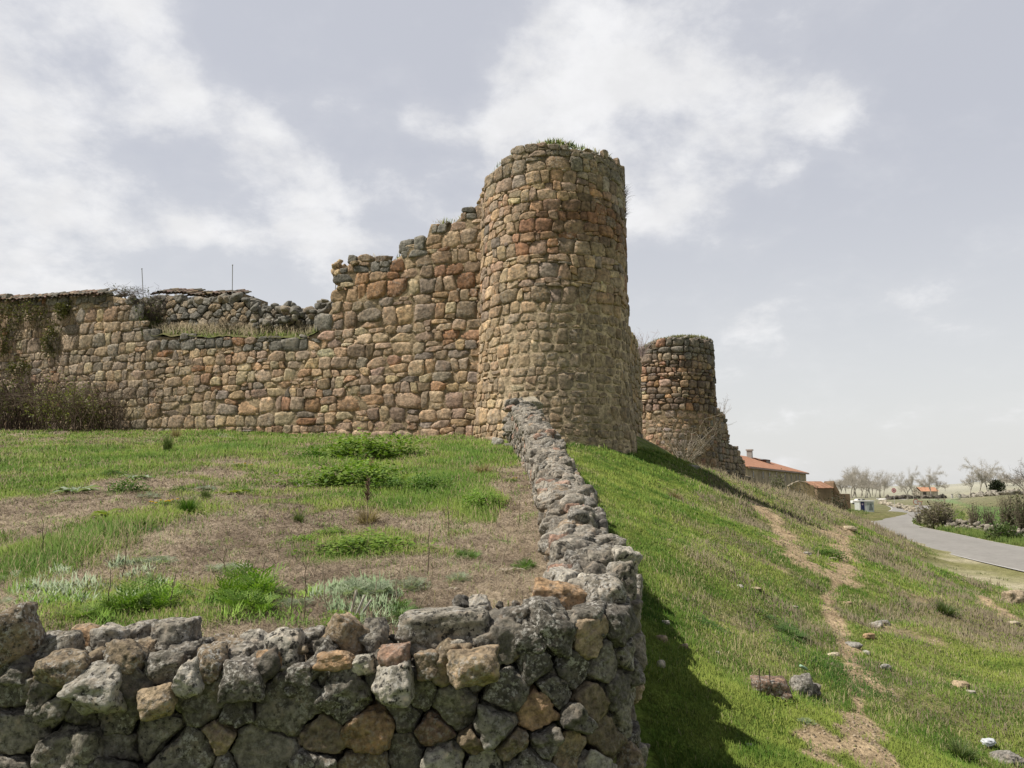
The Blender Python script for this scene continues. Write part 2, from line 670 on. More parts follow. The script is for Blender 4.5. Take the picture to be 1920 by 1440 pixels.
def terr(X, Y):
    X = np.asarray(X, float)
    Y = np.asarray(Y, float)
    sh = X.shape
    X, Y = X.ravel(), Y.ravel()
    out = np.empty(len(X))
    for a in range(0, len(X), 60000):
        x, y = X[a:a + 60000], Y[a:a + 60000]
        u, v = _uv(x, y)
        zs = _tps((u[:, None] - _cu) ** 2 + (v[:, None] - _cv) ** 2) @ _wt[:_n] + _wt[_n] + _wt[_n + 1] * u + _wt[_n + 2] * v
        near = np.clip(1.5 - y / 90, 0, 1)
        zs = zs + near * (0.13 * n2(x, y, .45, 3) + .035 * n2(x, y, 2.3, 2, 3.0)) * np.clip((x + y) / 8, .25, 1)
        R = np.hypot(x, y)
        plain = -3.93 + 12 * np.exp(-((x - 620) / 300) ** 2 - ((y - 780) / 330) ** 2) + np.clip((R - 900) / 1500, 0, 1) * 3 * (1 + n2(x, y, .0025, 2))
        plain = plain + 3.2 * sst((x / np.maximum(y, 1) - .555) / .09) * sst((y - 120) / 140)
        plain = plain + np.clip((R - 150) / 400, 0, 1) * .5 * n2(x, y, .01, 2)
        fade = sst((y - 120) / 60)
        zs = zs * (1 - fade) + (-5.5) * fade
        s = smax(zs, plain, .35)
        zf = np.minimum(-1.39 + .12 * y, 2.5) + .06 * n2(x, y, .5, 3) + .03 * n2(x, y, 2.1, 2, 5.0)
        w = inside(x, y)
        out[a:a + 60000] = s * (1 - w) + zf * w
    return out.reshape(sh)


def tz(x, y):
    return float(terr(np.array([x]), np.array([y]))[0])


_Yh = np.concatenate([np.arange(1.5, 30, .06), 30 * 1.004 ** np.arange(0, 900)])


def hit(px, py):
    """where the sight line of a picture point meets the ground"""
    d = ray(px, py)
    X = d[0] / d[1] * _Yh
    Z = d[2] / d[1] * _Yh
    t = terr(X, _Yh)
    # skip what the dry wall itself hides
    k = np.nonzero(t >= Z)[0]
    if len(k) == 0:
        Y = 300.0
    else:
        k = k[0]
        if k == 0:
            Y = _Yh[0]
        else:
            a, b = Z[k - 1] - t[k - 1], t[k] - Z[k]
            Y = _Yh[k - 1] + (_Yh[k] - _Yh[k - 1]) * a / (a + b + 1e-9)
    return np.array([d[0] / d[1] * Y, Y, tz(d[0] / d[1] * Y, Y)])


def hitf(px, py):
    """same, on the terrace field only (ignores the front wall)"""
    d = ray(px, py)
    Y = np.arange(4.35, 33, .02)
    X, Z = d[0] / d[1] * Y, d[2] / d[1] * Y
    t = -1.39 + .12 * Y
    k = np.nonzero(t >= Z)[0]
    y = Y[k[0]] if len(k) else 30.0
    x = d[0] / d[1] * y
    return np.array([x, y, tz(x, y)])


# road edges (world), z constant
ZR = -3.84
_rl = np.array([(14, -14), (18.5, 6), (21.2, 22), (23.9, 35.8), (25.7, 44.6), (28.9, 57.3), (33, 69.3), (38.8, 83.8), (48.0, 104), (57.5, 122), (78, 160), (107, 225), (170, 362), (240, 500)], float)
_rr = np.array([(22, -14), (26, 6), (29, 24), (32.4, 48.6 - 6), (35, 55), (38.9, 68.2), (43.2, 82.5), (48.6, 94.6), (56.5, 108), (68, 128), (88, 163), (114, 215), (177, 352), (247, 490)], float)


def dense(pl, n):
    pl = np.asarray(pl, float)
    s = np.concatenate([[0], np.cumsum(np.linalg.norm(np.diff(pl, axis=0), axis=1))])
    # Catmull-Rom
    t = np.linspace(0, len(pl) - 1, n)
    i = np.clip(t.astype(int), 0, len(pl) - 2)
    f = (t - i)[:, None]
    p0, p1, p2, p3 = pl[np.maximum(i - 1, 0)], pl[i], pl[i + 1], pl[np.minimum(i + 2, len(pl) - 1)]
    return 0.5 * ((2 * p1) + (-p0 + p2) * f + (2 * p0 - 5 * p1 + 4 * p2 - p3) * f ** 2 + (-p0 + 3 * p1 - 3 * p2 + p3) * f ** 3)


RL, RR = dense(_rl, 160), dense(_rr, 160)
RCx, RCy = (RL[:, 0] + RR[:, 0]) / 2, (RL[:, 1] + RR[:, 1]) / 2


def road_side(X, Y):
    """signed: <0 on the castle side of the road, metres from the near edge; right side distance"""
    xl = np.interp(Y, RL[:, 1], RL[:, 0])
    xr = np.interp(Y, RR[:, 1], RR[:, 0])
    return X - xl, X - xr


def seg_dist(X, Y, pl):
    d = np.full(np.shape(X), 1e9)
    for (ax, ay), (bx, by) in zip(pl[:-1], pl[1:]):
        vx, vy = bx - ax, by - ay
        t = np.clip(((X - ax) * vx + (Y - ay) * vy) / (vx * vx + vy * vy + 1e-9), 0, 1)
        d = np.minimum(d, np.hypot(X - ax - t * vx, Y - ay - t * vy))
    return d


PATHS = []
for pts, w in [([(1625, 1400), (1612, 1330), (1600, 1245), (1572, 1180), (1553, 1130), (1568, 1090), (1584, 1045)], .085), ([(1650, 1438), (1625, 1390), (1612, 1345)], .20), ([(1640, 1290), (1605, 1250)], .16),
               ([(1592, 1215), (1580, 1195), (1565, 1165), (1552, 1140)], .17),
               ([(1578, 1085), (1584, 1045), (1576, 1005), (1590, 985)], .34), ([(1505, 1060), (1475, 1005), (1440, 965), (1418, 945)], .42),
               ([(1545, 1000), (1580, 990)], .45), ([(1525, 1415), (1535, 1375)], .16), ([(1870, 1140), (1905, 1165)], .22), ([(1790, 1100), (1860, 1140)], .18)]:
    PATHS.append(([tuple(hit(*p)[:2]) for p in pts], w))
SCUFF = []
for px, py, r in [(1700, 1190, .45), (1725, 1130, .5), (1740, 1300, .22), (1490, 1030, .6), (1265, 920, .5), (1560, 1030, .7), (1250, 1010, .3), (1430, 1050, .5), (1670, 1300, .3), (1850, 1420, .3)]:
    h = hit(px, py)
    SCUFF.append((h[0], h[1], r))


def path_mask(X, Y):
    m = np.zeros(np.shape(X))
    wob = n2(X, Y, 1.6, 4) * .5 + n2(X, Y, 6, 3) * .4
    for pl, w in PATHS:
        d = seg_dist(X, Y, pl)
        m = np.maximum(m, sst((w * (.85 + wob * .85) - d) / (w * .5) + .3))
    for x, y, r in SCUFF:
        d = np.hypot(X - x, Y - y)
        m = np.maximum(m, .7 * sst((r * (.7 + wob * 1.6) - d) / (r * .9)))
    return m


# green and dry patches of the terrace, from the picture:  px, py, rx(px), ry(px), amount
FP = [(150, 1035, 110, 45, 1.3), (60, 1035, 60, 30, .9), (720, 1035, 150, 42, 1.0), (640, 865, 120, 22, 1), (900, 945, 45, 28, 1), (700, 920, 150, 26, 1),
      (800, 915, 45, 26, .9), (430, 850, 100, 25, .8), (90, 860, 160, 28, 1), (250, 860, 60, 20, .7), (560, 815, 400, 22, .6), (880, 850, 120, 40, .7), (120, 905, 120, 20, .6),
      (350, 965, 30, 20, .8), (565, 1010, 35, 16, .8), (620, 990, 40, 18, .7), (250, 1130, 150, 45, .9), (460, 1150, 130, 40, .8), (10, 930, 30, 30, .8),
      (300, 950, 60, 16, .6), (640, 1180, 40, 20, .9), (500, 945, 50, 14, .4), (20, 1000, 50, 20, .5),
      (170, 950, 160, 26, -1), (450, 1010, 160, 40, -.9), (500, 930, 90, 22, -.5), (850, 1000, 120, 30, -.5), (930, 1050, 80, 40, -.7), (620, 1100, 100, 40, -.9),
      (700, 975, 100, 18, -.6), (980, 980, 30, 70, -.8), (860, 1120, 100, 30, -.9), (600, 880, 60, 10, -.4), (640, 890, 70, 12, -.6), (960, 900, 30, 30, -.3), (380, 1090, 80, 30, -.6)]
FPW = []
for px, py, rx, ry, a in FP:
    h, h2, hx = hitf(px, py), hitf(px, py - ry), hitf(px + rx, py)
    FPW.append((h[0], h[1], abs(hx[0] - h[0]) + .05, abs(h2[1] - h[1]) + .05, a))


def field_green(X, Y):
    g = .26 + .34 * sst((Y - 12) / 9) + .50 * n2(X, Y, .8, 3) + .36 * n2(X, Y, 2.6, 3, 2.0)
    g = g - .35 * sst((9 - Y) / 3) - .1
    for x, y, rx, ry, a in FPW:
        g = g + a * .8 * np.exp(-((X - x) / rx) ** 2 - ((Y - y) / ry) ** 2)
    return g


SP = [(1240, 1010, .5, 1), (1300, 900, .9, 1)]


def slope_tone(X, Y):
    """0 fresh green .. 1 dry olive brown"""
    u = X / (Y + .01)
    t = .36 + .42 * n2(X, Y, .5, 3, 7.0) + .28 * n2(X, Y, 1.9, 3, 9.0)
    t = t + .55 * np.exp(-((u - .33) / .10) ** 2) * sst((Y - 12) / 9) + .35 * sst((u - .42) / .1) * sst((Y - 8) / 6)
    t = t - .5 * np.exp(-((u - .17) / .06) ** 2) - .25 * sst((9 - Y) / 4)
    t = t + .45 * sst((Y - 34) / 20)
    return t


def lerp(a, b, t):
    t = np.asarray(t)[..., None]
    return np.asarray(a) * (1 - t) + np.asarray(b) * t


def ground_cols(X, Y, Z):
    w = inside(X, Y)
    nz = n2(X, Y, 5, 3, 4.0)
    fine = n2(X, Y, 19, 2, 6.0)
    g = sst((field_green(X, Y) - .32) / .35)
    brown = lerp((.22, .175, .135), (.38, .315, .24), np.clip(.45 + .5 * nz + .3 * fine, 0, 1))
    gr = lerp((.085, .12, .03), (.15, .175, .05), np.clip(.5 + .6 * nz, 0, 1))
    fc = lerp(brown, gr, g * .85)
    t = np.clip(slope_tone(X, Y), 0, 1)
    sg = lerp((.075, .125, .020), (.135, .175, .035), np.clip(.5 + .6 * nz + .4 * fine, 0, 1))
    sd = lerp((.10, .098, .045), (.20, .165, .095), np.clip(.5 + .6 * nz + .5 * fine, 0, 1))
    sc = lerp(sg, sd, t * .8)
    pm = path_mask(X, Y)
    sand = lerp((.30, .225, .14), (.40, .31, .20), np.clip(.5 + .5 * nz + .5 * fine, 0, 1))
    sc = lerp(sc, sand, np.clip(pm, 0, 1) * (Y < 110))
    # the valley floor
    dl, dr = road_side(X, Y)
    low = sst((-3.3 - Z) / .35)
    vz = n2(X, Y, .35, 4, 8.0)
    verge = lerp((.20, .195, .09), (.42, .38, .28), np.clip(.45 + .7 * vz, 0, 1))
    low2 = np.where(dl < 2, 1, 0) * low
    sc = lerp(sc, verge, low2 * .85 * sst((dl + 9) / 5) * (Y < 95))
    mead = lerp((.085, .16, .035), (.11, .19, .05), np.clip(.5 + .6 * n2(X, Y, .08, 3), 0, 1))
    mead = lerp(mead, (.17, .18, .08), sst((Y - 300) / 40)*.9)
    rv = lerp((.10, .13, .035), (.20, .19, .08), np.clip(.5 + .8 * vz, 0, 1))
    rc = lerp(rv, mead, sst((dr - 6.5) / 2.5))
    sc = lerp(sc, rc, (dr > 0) * low)
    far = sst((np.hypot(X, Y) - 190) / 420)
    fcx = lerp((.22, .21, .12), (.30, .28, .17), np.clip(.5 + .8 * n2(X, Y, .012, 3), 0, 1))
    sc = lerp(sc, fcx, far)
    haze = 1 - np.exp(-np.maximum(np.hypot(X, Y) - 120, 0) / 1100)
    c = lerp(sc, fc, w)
    c = lerp(c, (.46, .47, .47), haze * .9)  # distance haze painted into the ground colour
    return c, w, pm, dl, dr


M_GROUND, nt, b = new_mat('turf_and_soil')
c, al = attr(nt)
co = N(nt, 'ShaderNodeNewGeometry').outputs['Position']
n1 = noise(nt, co, 24, 6, .7)
nb2 = noise(nt, co, 4.5, 4, .6)
c = scal(nt, c, ramp(nt, n1, .3, .7, .6, 1.7))
c = scal(nt, c, ramp(nt, nb2, .3, .7, .78, 1.22))
nt.links.new(c, b.inputs['Base Color'])
b.inputs['Roughness'].default_value = 1
b.inputs['Specular IOR Level'].default_value = .05
bump(nt, b, n1, .9, .03)

# polar sheet around the eye, fine where the picture looks
rad = .5 * 1.0093 ** np.arange(0, 1000)
rad = rad[rad < 4500]
ang = np.concatenate([np.radians(np.arange(-179, -60, 3)), np.radians(np.arange(-60, -38, .8)), np.radians(np.arange(-38, 38.01, .2)), np.radians(np.arange(38.8, 60, .8)), np.radians(np.arange(60, 181.5, 3))])
RRg, AAg = np.meshgrid(rad, ang, indexing='ij')
GX, GY = RRg * np.sin(AAg), RRg * np.cos(AAg)
GZ = np.where(GY > -2, terr(GX, np.maximum(GY, -2)), terr(GX, np.full_like(GX, -2.0)))
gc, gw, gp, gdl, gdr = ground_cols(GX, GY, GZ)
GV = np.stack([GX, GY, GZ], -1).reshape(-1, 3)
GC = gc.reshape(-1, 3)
GF = grid_faces(*GX.shape)
fm = lambda a: a.ravel()[GF].mean(1)
cls = np.zeros(len(GF), int)
fx, fy, fz = fm(GX), fm(GY), fm(GZ)
cls[(fm(gw) > .5) & (fy < 40)] = 1
cls[(fm(gp) > .5) & (cls == 0) & (fy < 90) & (fy > 1.5)] = 2
cls[(fm(gdr) > 8) & (fz < -3.2) & (fy > 20) & (fy < 300) & (cls == 0)] = 3
for k, nm in enumerate(['ground', 'field', 'dirt_path', 'meadow']):
    ff = GF[cls == k]
    if len(ff) == 0:
        continue
    used = np.unique(ff)
    remap = np.full(len(GV), -1)
    remap[used] = np.arange(len(used))
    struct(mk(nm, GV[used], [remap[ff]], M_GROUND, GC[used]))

# road, its worn edge lines
nr = len(RL)
ts = np.linspace(0, 1, 9)
V = np.stack([np.concatenate([RL + (RR - RL) * t, np.full((nr, 1), ZR)], 1) for t in ts], 1).reshape(-1, 3)
rc = lerp((.265, .255, .24), (.30, .29, .275), .5 + .5 * n2(V[:, 0], V[:, 1], .4, 3))
rc = rc * (1 - .10 * np.exp(-((np.tile(ts, nr) - .3) / .08) ** 2) - .10 * np.exp(-((np.tile(ts, nr) - .7) / .08) ** 2))[:, None]
rc = lerp(rc, (.50, .50, .50), (1 - np.exp(-np.maximum(V[:, 1] - 90, 0) / 500)) * .8)  # far road paled: haze mixed into its colour
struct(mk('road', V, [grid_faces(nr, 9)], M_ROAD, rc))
for side, (A_, B_) in enumerate(((RL, RR), (RR, RL))):
    d = (B_ - A_) / np.linalg.norm(B_ - A_, axis=1)[:, None]
    V = np.stack([np.concatenate([A_ + d * q, np.full((nr, 1), ZR + .006)], 1) for q in (.12, .28)], 1).reshape(-1, 3)
    struct(mk('road_edge_line', V, [grid_faces(nr, 2)], M_PAINT, np.tile([.62, .61, .58], (len(V), 1))))
# ------------------------------------------------------------------ castle walls
def pick_cols(n, pal=PAL_CASTLE, wts=PAL_W, jit=.22):
    k = rng.choice(len(pal), n, p=wts)
    c = pal[k] * (1 + rng.normal(size=(n, 1)) * jit) * (1 + rng.normal(size=(n, 3)) * .03)
    return np.clip(c, .03, .6)


# main tower -----------------------------------------------------------------
TC = np.array([1.46, 26.5])


def trad(z):
    return np.interp(z, [0, 1.5, 3, 5, 8, 11.5], [2.86, 2.80, 2.68, 2.60, 2.56, 2.53])


def tmap_factory(C, radf, R0):
    def f(u, v, w):
        ph = u / R0
        r = radf(v) + w
        return np.stack([C[0] + r * np.sin(ph), C[1] - r * np.cos(ph), v], 1)
    return f


def tower_top(ph):
    d = np.degrees(ph)
    return np.interp(d, [-180, -120, -95, -80, -70, -60, -45, -35, -20, 0, 30, 60, 90, 130, 180], [10.3, 10.3, 10.25, 10.35, 10.68, 10.86, 11.0, 11.15, 11.26, 11.22, 11.2, 11.22, 11.2, 11.15, 10.3])


def ground_under(C, radf, phs):
    return np.array([tz(C[0] + (radf(1.0)) * sin(p), C[1] - (radf(1.0)) * cos(p)) for p in phs])


def tower_backing(C, radf, topf, z0, parent, inset, name='mortar_core', amp=.03, colf=None):
    nph, nz = 260, 150
    ph = np.linspace(-pi, pi, nph)
    V = []
    zt = topf(ph) - .08
    t = np.linspace(0, 1, nz)
    PH = np.repeat(ph, nz)
    Z = (z0 + (zt[:, None] - z0) * t[None]).ravel()
    ins = inset(Z, PH)
    q = np.stack([np.sin(PH) * 3, np.cos(PH) * 3, Z], 1)
    r = radf(Z) - ins + amp * fbm(q * 2.2, 4)
    V = np.stack([C[0] + r * np.sin(PH), C[1] - r * np.cos(PH), Z], 1)
    col = colf(Z, PH, q)
    F = [grid_faces(nph, nz)]
    # cap
    rim = np.arange(nph) * nz + nz - 1
    V = np.concatenate([V, [[C[0], C[1], topf(np.array([0.]))[0] + .05]]])
    col = np.concatenate([col, [[.1, .1, .05]]])
    F.append(np.stack([rim[:-1], rim[1:], np.full(nph - 1, len(V) - 1)], 1))
    mk(name, V - np.array(parent.location), F, M_MORTAR, col, parent)


tower = thing('castle_tower', 'tall round rubble stone tower with grass on its broken top', 'tower', (TC[0], TC[1], 1.3))


def local(V, t):
    return V - np.array(t.location)


R0 = 2.6
S, polys = coursed(-R0 * 2.05, R0 * 2.05, .7, 11.8, .22, .52, .22, .72)
cols = pick_cols(len(S))
zz_, pp = S[:, 1], S[:, 0] / R0
# deep red-brown burnt band on the upper middle, grey lichen near the top, pale render-washed masonry low
band = np.exp(-((zz_ - 8.6 - .25 * np.sin(pp * 3)) / .75) ** 2) * sst((pp + .75) / .5)
cols = lerp(cols, cols * np.array([.50, .32, .28]), np.clip(band * rng.uniform(.6, 1.5, len(S)), 0, 1))
topg = sst((zz_ - 10.0) / .8)
cols = lerp(cols, np.array([.16, .15, .125]), topg * rng.uniform(.3, .9, len(S)))
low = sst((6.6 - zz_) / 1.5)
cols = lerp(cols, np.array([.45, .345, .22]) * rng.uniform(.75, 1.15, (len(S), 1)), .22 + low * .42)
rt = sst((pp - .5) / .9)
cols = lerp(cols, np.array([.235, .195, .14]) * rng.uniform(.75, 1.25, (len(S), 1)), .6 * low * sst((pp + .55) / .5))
cols = cols * (1 - .16 * rt)[:, None]  # right flank darkened: shade put into the stone colour
lich = np.clip(.35 + .4 * topg + .2 * rng.normal(size=len(S)), 0, 1)
prot = np.where(zz_ > 6.2, rng.uniform(.02, .065, len(S)), rng.uniform(.006, .030, len(S)))
# left part of the lower face has lost its mortar too
prot = np.where((zz_ < 6.2) & (pp < -.85), rng.uniform(.012, .05, len(S)), prot)
jnt = np.where(zz_ > 6.2, rng.uniform(.002, .014, len(S)), rng.uniform(.008, .04, len(S)))
big = [p is not None for p in polys]
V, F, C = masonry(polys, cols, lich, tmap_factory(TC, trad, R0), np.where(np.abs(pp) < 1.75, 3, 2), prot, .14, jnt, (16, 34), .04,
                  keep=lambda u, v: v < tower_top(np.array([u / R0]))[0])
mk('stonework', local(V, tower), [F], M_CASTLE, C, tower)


def t_in(Z, PH):
    up = sst((Z - 5.7) / .8)
    return .006 + .024 * up + .012 * (PH < -.7) * (1 - up)


def t_col(Z, PH, q):
    nzv = fbm(q * 1.3, 4)
    c = lerp((.37, .29, .195), (.53, .425, .29), np.clip(.5 + .6 * nzv, 0, 1))
    up = sst((Z - 5.7) / .8)[:, None]
    return c * (1 - up) + c * .5 * up


tower_backing(TC, trad, tower_top, .2, tower, t_in, colf=t_col, amp=.012)


def rim_rubble(mb, pts, size, n, colr, moss=.5, sub=2, spread=.25, zj=.08):
    pts = np.asarray(pts)
    for k in range(n):
        t = rng.uniform(0, len(pts) - 1.001)
        i = int(t)
        p = pts[i] + (pts[i + 1] - pts[i]) * (t - i)
        s = rng.uniform(*size)
        Vr, Fr = free_rock((s * rng.uniform(.8, 1.5), s * rng.uniform(.7, 1.2), s * rng.uniform(.5, .9)), sub)
        Vr = Vr @ rotm(rng.normal() * .3, rng.normal() * .3, rng.uniform(0, 6.3)).T
        p = p + np.array([rng.normal() * spread * .5, rng.normal() * spread * .5, rng.uniform(-zj, zj)])
        c = colr[rng.integers(len(colr))] * rng.uniform(.75, 1.2)
        mb.add(Vr + p, Fr, (*c, rng.uniform(.3, 1)))


GREYS = np.array([(.17, .16, .14), (.14, .135, .12), (.20, .185, .155), (.24, .20, .15), (.12, .115, .10)]) * 1.45
TANS = np.array([(.42, .31, .18), (.36, .27, .17), (.46, .35, .21), (.30, .23, .15)])
mb = MB()
ph = np.linspace(-2.0, 2.0, 60)
ring = np.stack([TC[0] + 2.4 * np.sin(ph), TC[1] - 2.4 * np.cos(ph), tower_top(ph) + .02], 1) - np.array(tower.location)
ring[:, 2] -= .06
rim_rubble(mb, ring - (ring - ring.mean(0)) * [.06, .06, 0], (.07, .16), 80, np.concatenate([GREYS, TANS * .55]), spread=.12, zj=.03)
ph2 = np.linspace(-1.9, -1.1, 20)
rim_rubble(mb, np.stack([TC[0] + 2.5 * np.sin(ph2), TC[1] - 2.5 * np.cos(ph2), tower_top(ph2) - .1], 1) - np.array(tower.location), (.08, .16), 26, TANS, spread=.10, zj=.22)
mb.build('rim_rubble', M_DRY, tower)


def blades(pos, h, w, lean, col, mat=None, name=None, parent=None, tipc=None, az=None):
    n = len(pos)
    col = np.asarray(col) * 1.28
    az = rng.uniform(0, 2 * pi, n) if az is None else az
    fa = az + rng.uniform(-1.2, 1.2, n) + pi / 2
    side = np.stack([np.cos(fa), np.sin(fa), np.zeros(n)], 1) * (w / 2)[:, None]
    ld = np.stack([np.cos(az), np.sin(az), np.zeros(n)], 1)
    up = np.array([0, 0, 1.0])
    hz_ = np.sqrt(np.maximum(1 - lean ** 2, .02)) * h
    mid = pos + ld * (lean * h * .35)[:, None] + up * (hz_ * .6)[:, None]
    tip = pos + ld * (lean * h)[:, None] + up * hz_[:, None]
    V = np.stack([pos - side, pos + side, mid - side * .75, mid + side * .75, tip], 1)
    b = np.arange(n)[:, None] * 5
    gn = np.cross(side, mid - pos)
    wp = pos if parent is None else pos + np.array(parent.location)
    fl = (gn * wp).sum(1) > 0
    Q = b + np.where(fl[:, None], np.array([[0, 2, 3, 1]]), np.array([[0, 1, 3, 2]]))
    T = b + np.where(fl[:, None], np.array([[2, 4, 3]]), np.array([[2, 3, 4]]))
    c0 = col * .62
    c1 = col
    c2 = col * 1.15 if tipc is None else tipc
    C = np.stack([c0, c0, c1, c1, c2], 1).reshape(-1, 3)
    if name is None:
        return V.reshape(-1, 3), [T, Q], C
    o = mk(name, V.reshape(-1, 3), [T, Q], mat, C, parent, smooth=True)
    gn[fl] *= -1
    gn /= np.linalg.norm(gn, axis=1)[:, None] + 1e-9
    nn = np.array([0, 0, 1.0]) + gn * .35 + rng.normal(size=(n, 3)) * .28
    nn /= np.linalg.norm(nn, axis=1)[:, None]
    o.data.normals_split_custom_set_from_vertices(np.repeat(nn, 5, 0).tolist())
    return o


def grass_cols(n, dry=.25):
    g = lerp((.08, .13, .022), (.17, .21, .045), rng.random(n))
    s = lerp((.26, .21, .11), (.38, .32, .2), rng.random(n))
    k = (rng.random(n) < dry)[:, None]
    return np.where(k, s, g)


# grass cushion along the tower rim
n = 2600
t = rng.uniform(-1.2, 1.3, n)
r = 2.45 - np.abs(rng.normal(size=n)) * .35
den = rng.random(n) < (np.exp(-((t + .02) / .28) ** 2) + .18)
t, r = t[den], r[den]
n = len(t)
pos = np.stack([TC[0] + r * np.sin(t), TC[1] - r * np.cos(t), tower_top(t) + .02 + .14 * np.exp(-(t / .22) ** 2)], 1) - np.array(tower.location)
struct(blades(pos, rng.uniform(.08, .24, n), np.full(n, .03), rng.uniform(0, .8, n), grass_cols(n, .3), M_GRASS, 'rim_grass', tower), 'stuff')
# dry tuft on the right flank
n = 160
tp = np.stack([TC[0] + (2.5 + rng.uniform(0, .06, n)) * np.sin(1.45 + rng.normal(size=n) * .05), TC[1] - 2.52 * np.cos(1.45 + rng.normal(size=n) * .05), 10.1 + rng.uniform(-.6, .5, n)], 1) - np.array(tower.location)
blades(tp, rng.uniform(.2, .5, n), np.full(n, .02), rng.uniform(.4, 1, n), lerp((.12, .09, .06), (.2, .16, .09), rng.random(n)), M_STRAW, 'dry_tuft', tower, az=rng.normal(size=n) * .7)

# left curtain wall ------------------------------------------------------------
A0 = np.array([-.95, 26.1])
WA = radians(19)
WD = np.array([-cos(WA), sin(WA)])            # along the wall, leftwards
WN = np.array([-sin(WA), -cos(WA)])           # outward


def wmap(u, v, w):
    return np.stack([A0[0] + WD[0] * u + WN[0] * w, A0[1] + WD[1] * u + WN[1] * w, v], 1)


def wpx(px, py, w=0.0):
    d = ray(px, py)
    o = A0 + WN * w
    # o + WD*u = s*(dx,dy)
    M = np.array([[d[0], -WD[0]], [d[1], -WD[1]]])
    s, u = np.linalg.solve(M, o)
    return u, s * d[2]


def prof(pts, w=0.0):
    q = np.array([wpx(x, y, w) for x, y in pts])
    q = q[np.argsort(q[:, 0], kind='stable')]
    return q


TOPM = prof([(-150, 562), (0, 556), (60, 554), (150, 547), (205, 550), (240, 556), (258, 570), (268, 626), (570, 632), (600, 616), (612, 590), (627, 566), (628, 545), (636, 520), (649, 495), (661, 484), (690, 480), (722, 486), (736, 488), (757, 470), (761, 456), (788, 450), (803, 438), (806, 415), (850, 414), (868, 398), (896, 378), (905, 372), (960, 370)])
SETB = .95
TOPU = prof([(225, 556), (330, 556), (380, 560), (410, 556), (470, 562), (482, 577), (520, 574), (560, 580), (600, 570), (645, 566)], -SETB)
topm = lambda u: np.interp(u, TOPM[:, 0], TOPM[:, 1])
topu = lambda u: np.interp(u, TOPU[:, 0], TOPU[:, 1])
UL0, ZL = wpx(268, 628)
UR0, ZR0 = wpx(585, 628)
UEND = wpx(-150, 600)[0]

cw = thing('curtain_wall', 'long rubble castle wall left of the tall tower with stepped broken top', 'castle wall', (A0[0] + WD[0] * 10, A0[1] + WD[1] * 10, 2))
S, polys = coursed(-1.6, UEND, .6, 11.2, .28, .62, .28, 1.0)
k = np.nonzero(S[:, 1] < topm(S[:, 0]) + .5)[0]
S, polys = S[k], [polys[i] for i in k]
cols = pick_cols(len(S))
zz_, uu = S[:, 1], S[:, 0]
rightup = sst((zz_ - 5.4) / 1.2) * sst((10.5 - uu) / 2)
cols = lerp(cols, cols * np.array([.74, .66, .60]), rightup * rng.uniform(.1, 1, len(S)))
cols = lerp(cols, np.array([.42, .32, .21]) * rng.uniform(.6, 1.25, (len(S), 1)), .28)
lf = sst((uu - 9.5) / 6)
cols = lerp(cols, cols * .55 + np.array([.085, .08, .062]), lf * .75)
nearT = (topm(uu) - zz_) < .5
cols = np.where((nearT & (rng.random(len(S)) < .75))[:, None], np.array([.19, .18, .155]) * rng.uniform(.75, 1.25, (len(S), 1)), cols)
red = (rng.random(len(S)) < .02 + .05 * (rightup > .5))
cols = np.where(red[:, None], np.array([.33, .185, .105]) * rng.uniform(.7, 1.1, (len(S), 1)), cols)
pale = rng.random(len(S)) < .05
cols = np.where((pale & ~nearT)[:, None], np.array([.46, .38, .25]) * rng.uniform(.85, 1.1, (len(S), 1)), cols)
lich = np.clip(.3 + .35 * lf + .3 * nearT + .2 * rng.normal(size=len(S)), 0, 1)
V, F, C = masonry(polys, cols, lich, wmap, 3, rng.uniform(.015, .06, len(S)), .15, rng.uniform(.004, .018, len(S)), (18, 38), .03,
                  keep=lambda u, v: v < topm(u) - .02 and u < UEND)
mk('stonework', local(V, cw), [F], M_CASTLE, C, cw)
# set back parapet
SU, WU = rubble_sites(UR0 - 2.2, UL0 + 1.6, ZL - .25, 9.2, .22, .42, .28, .75, .3)
k = SU[:, 1] < topu(SU[:, 0]) + .3
SU, WU = SU[k], WU[k]
polys = power_cells(SU, WU, .85)
cols = GREYS[rng.integers(len(GREYS), size=len(SU))] * rng.uniform(.8, 1.25, (len(SU), 1))
cols = np.where((rng.random(len(SU)) < .15)[:, None], np.array([.3, .23, .15]), cols)
V, F, C = masonry(polys, cols, np.clip(rng.normal(.7, .2, len(SU)), 0, 1), lambda u, v, w: wmap(u, v, w - SETB - .06 - (v - ZL) * .12), 3, rng.uniform(.05, .16, len(SU)), .15, rng.uniform(.006, .03, len(SU)), (7, 12), .1,
                  keep=lambda u, v: v < topu(u))
mk('parapet', local(V, cw), [F], M_CASTLE, C, cw)


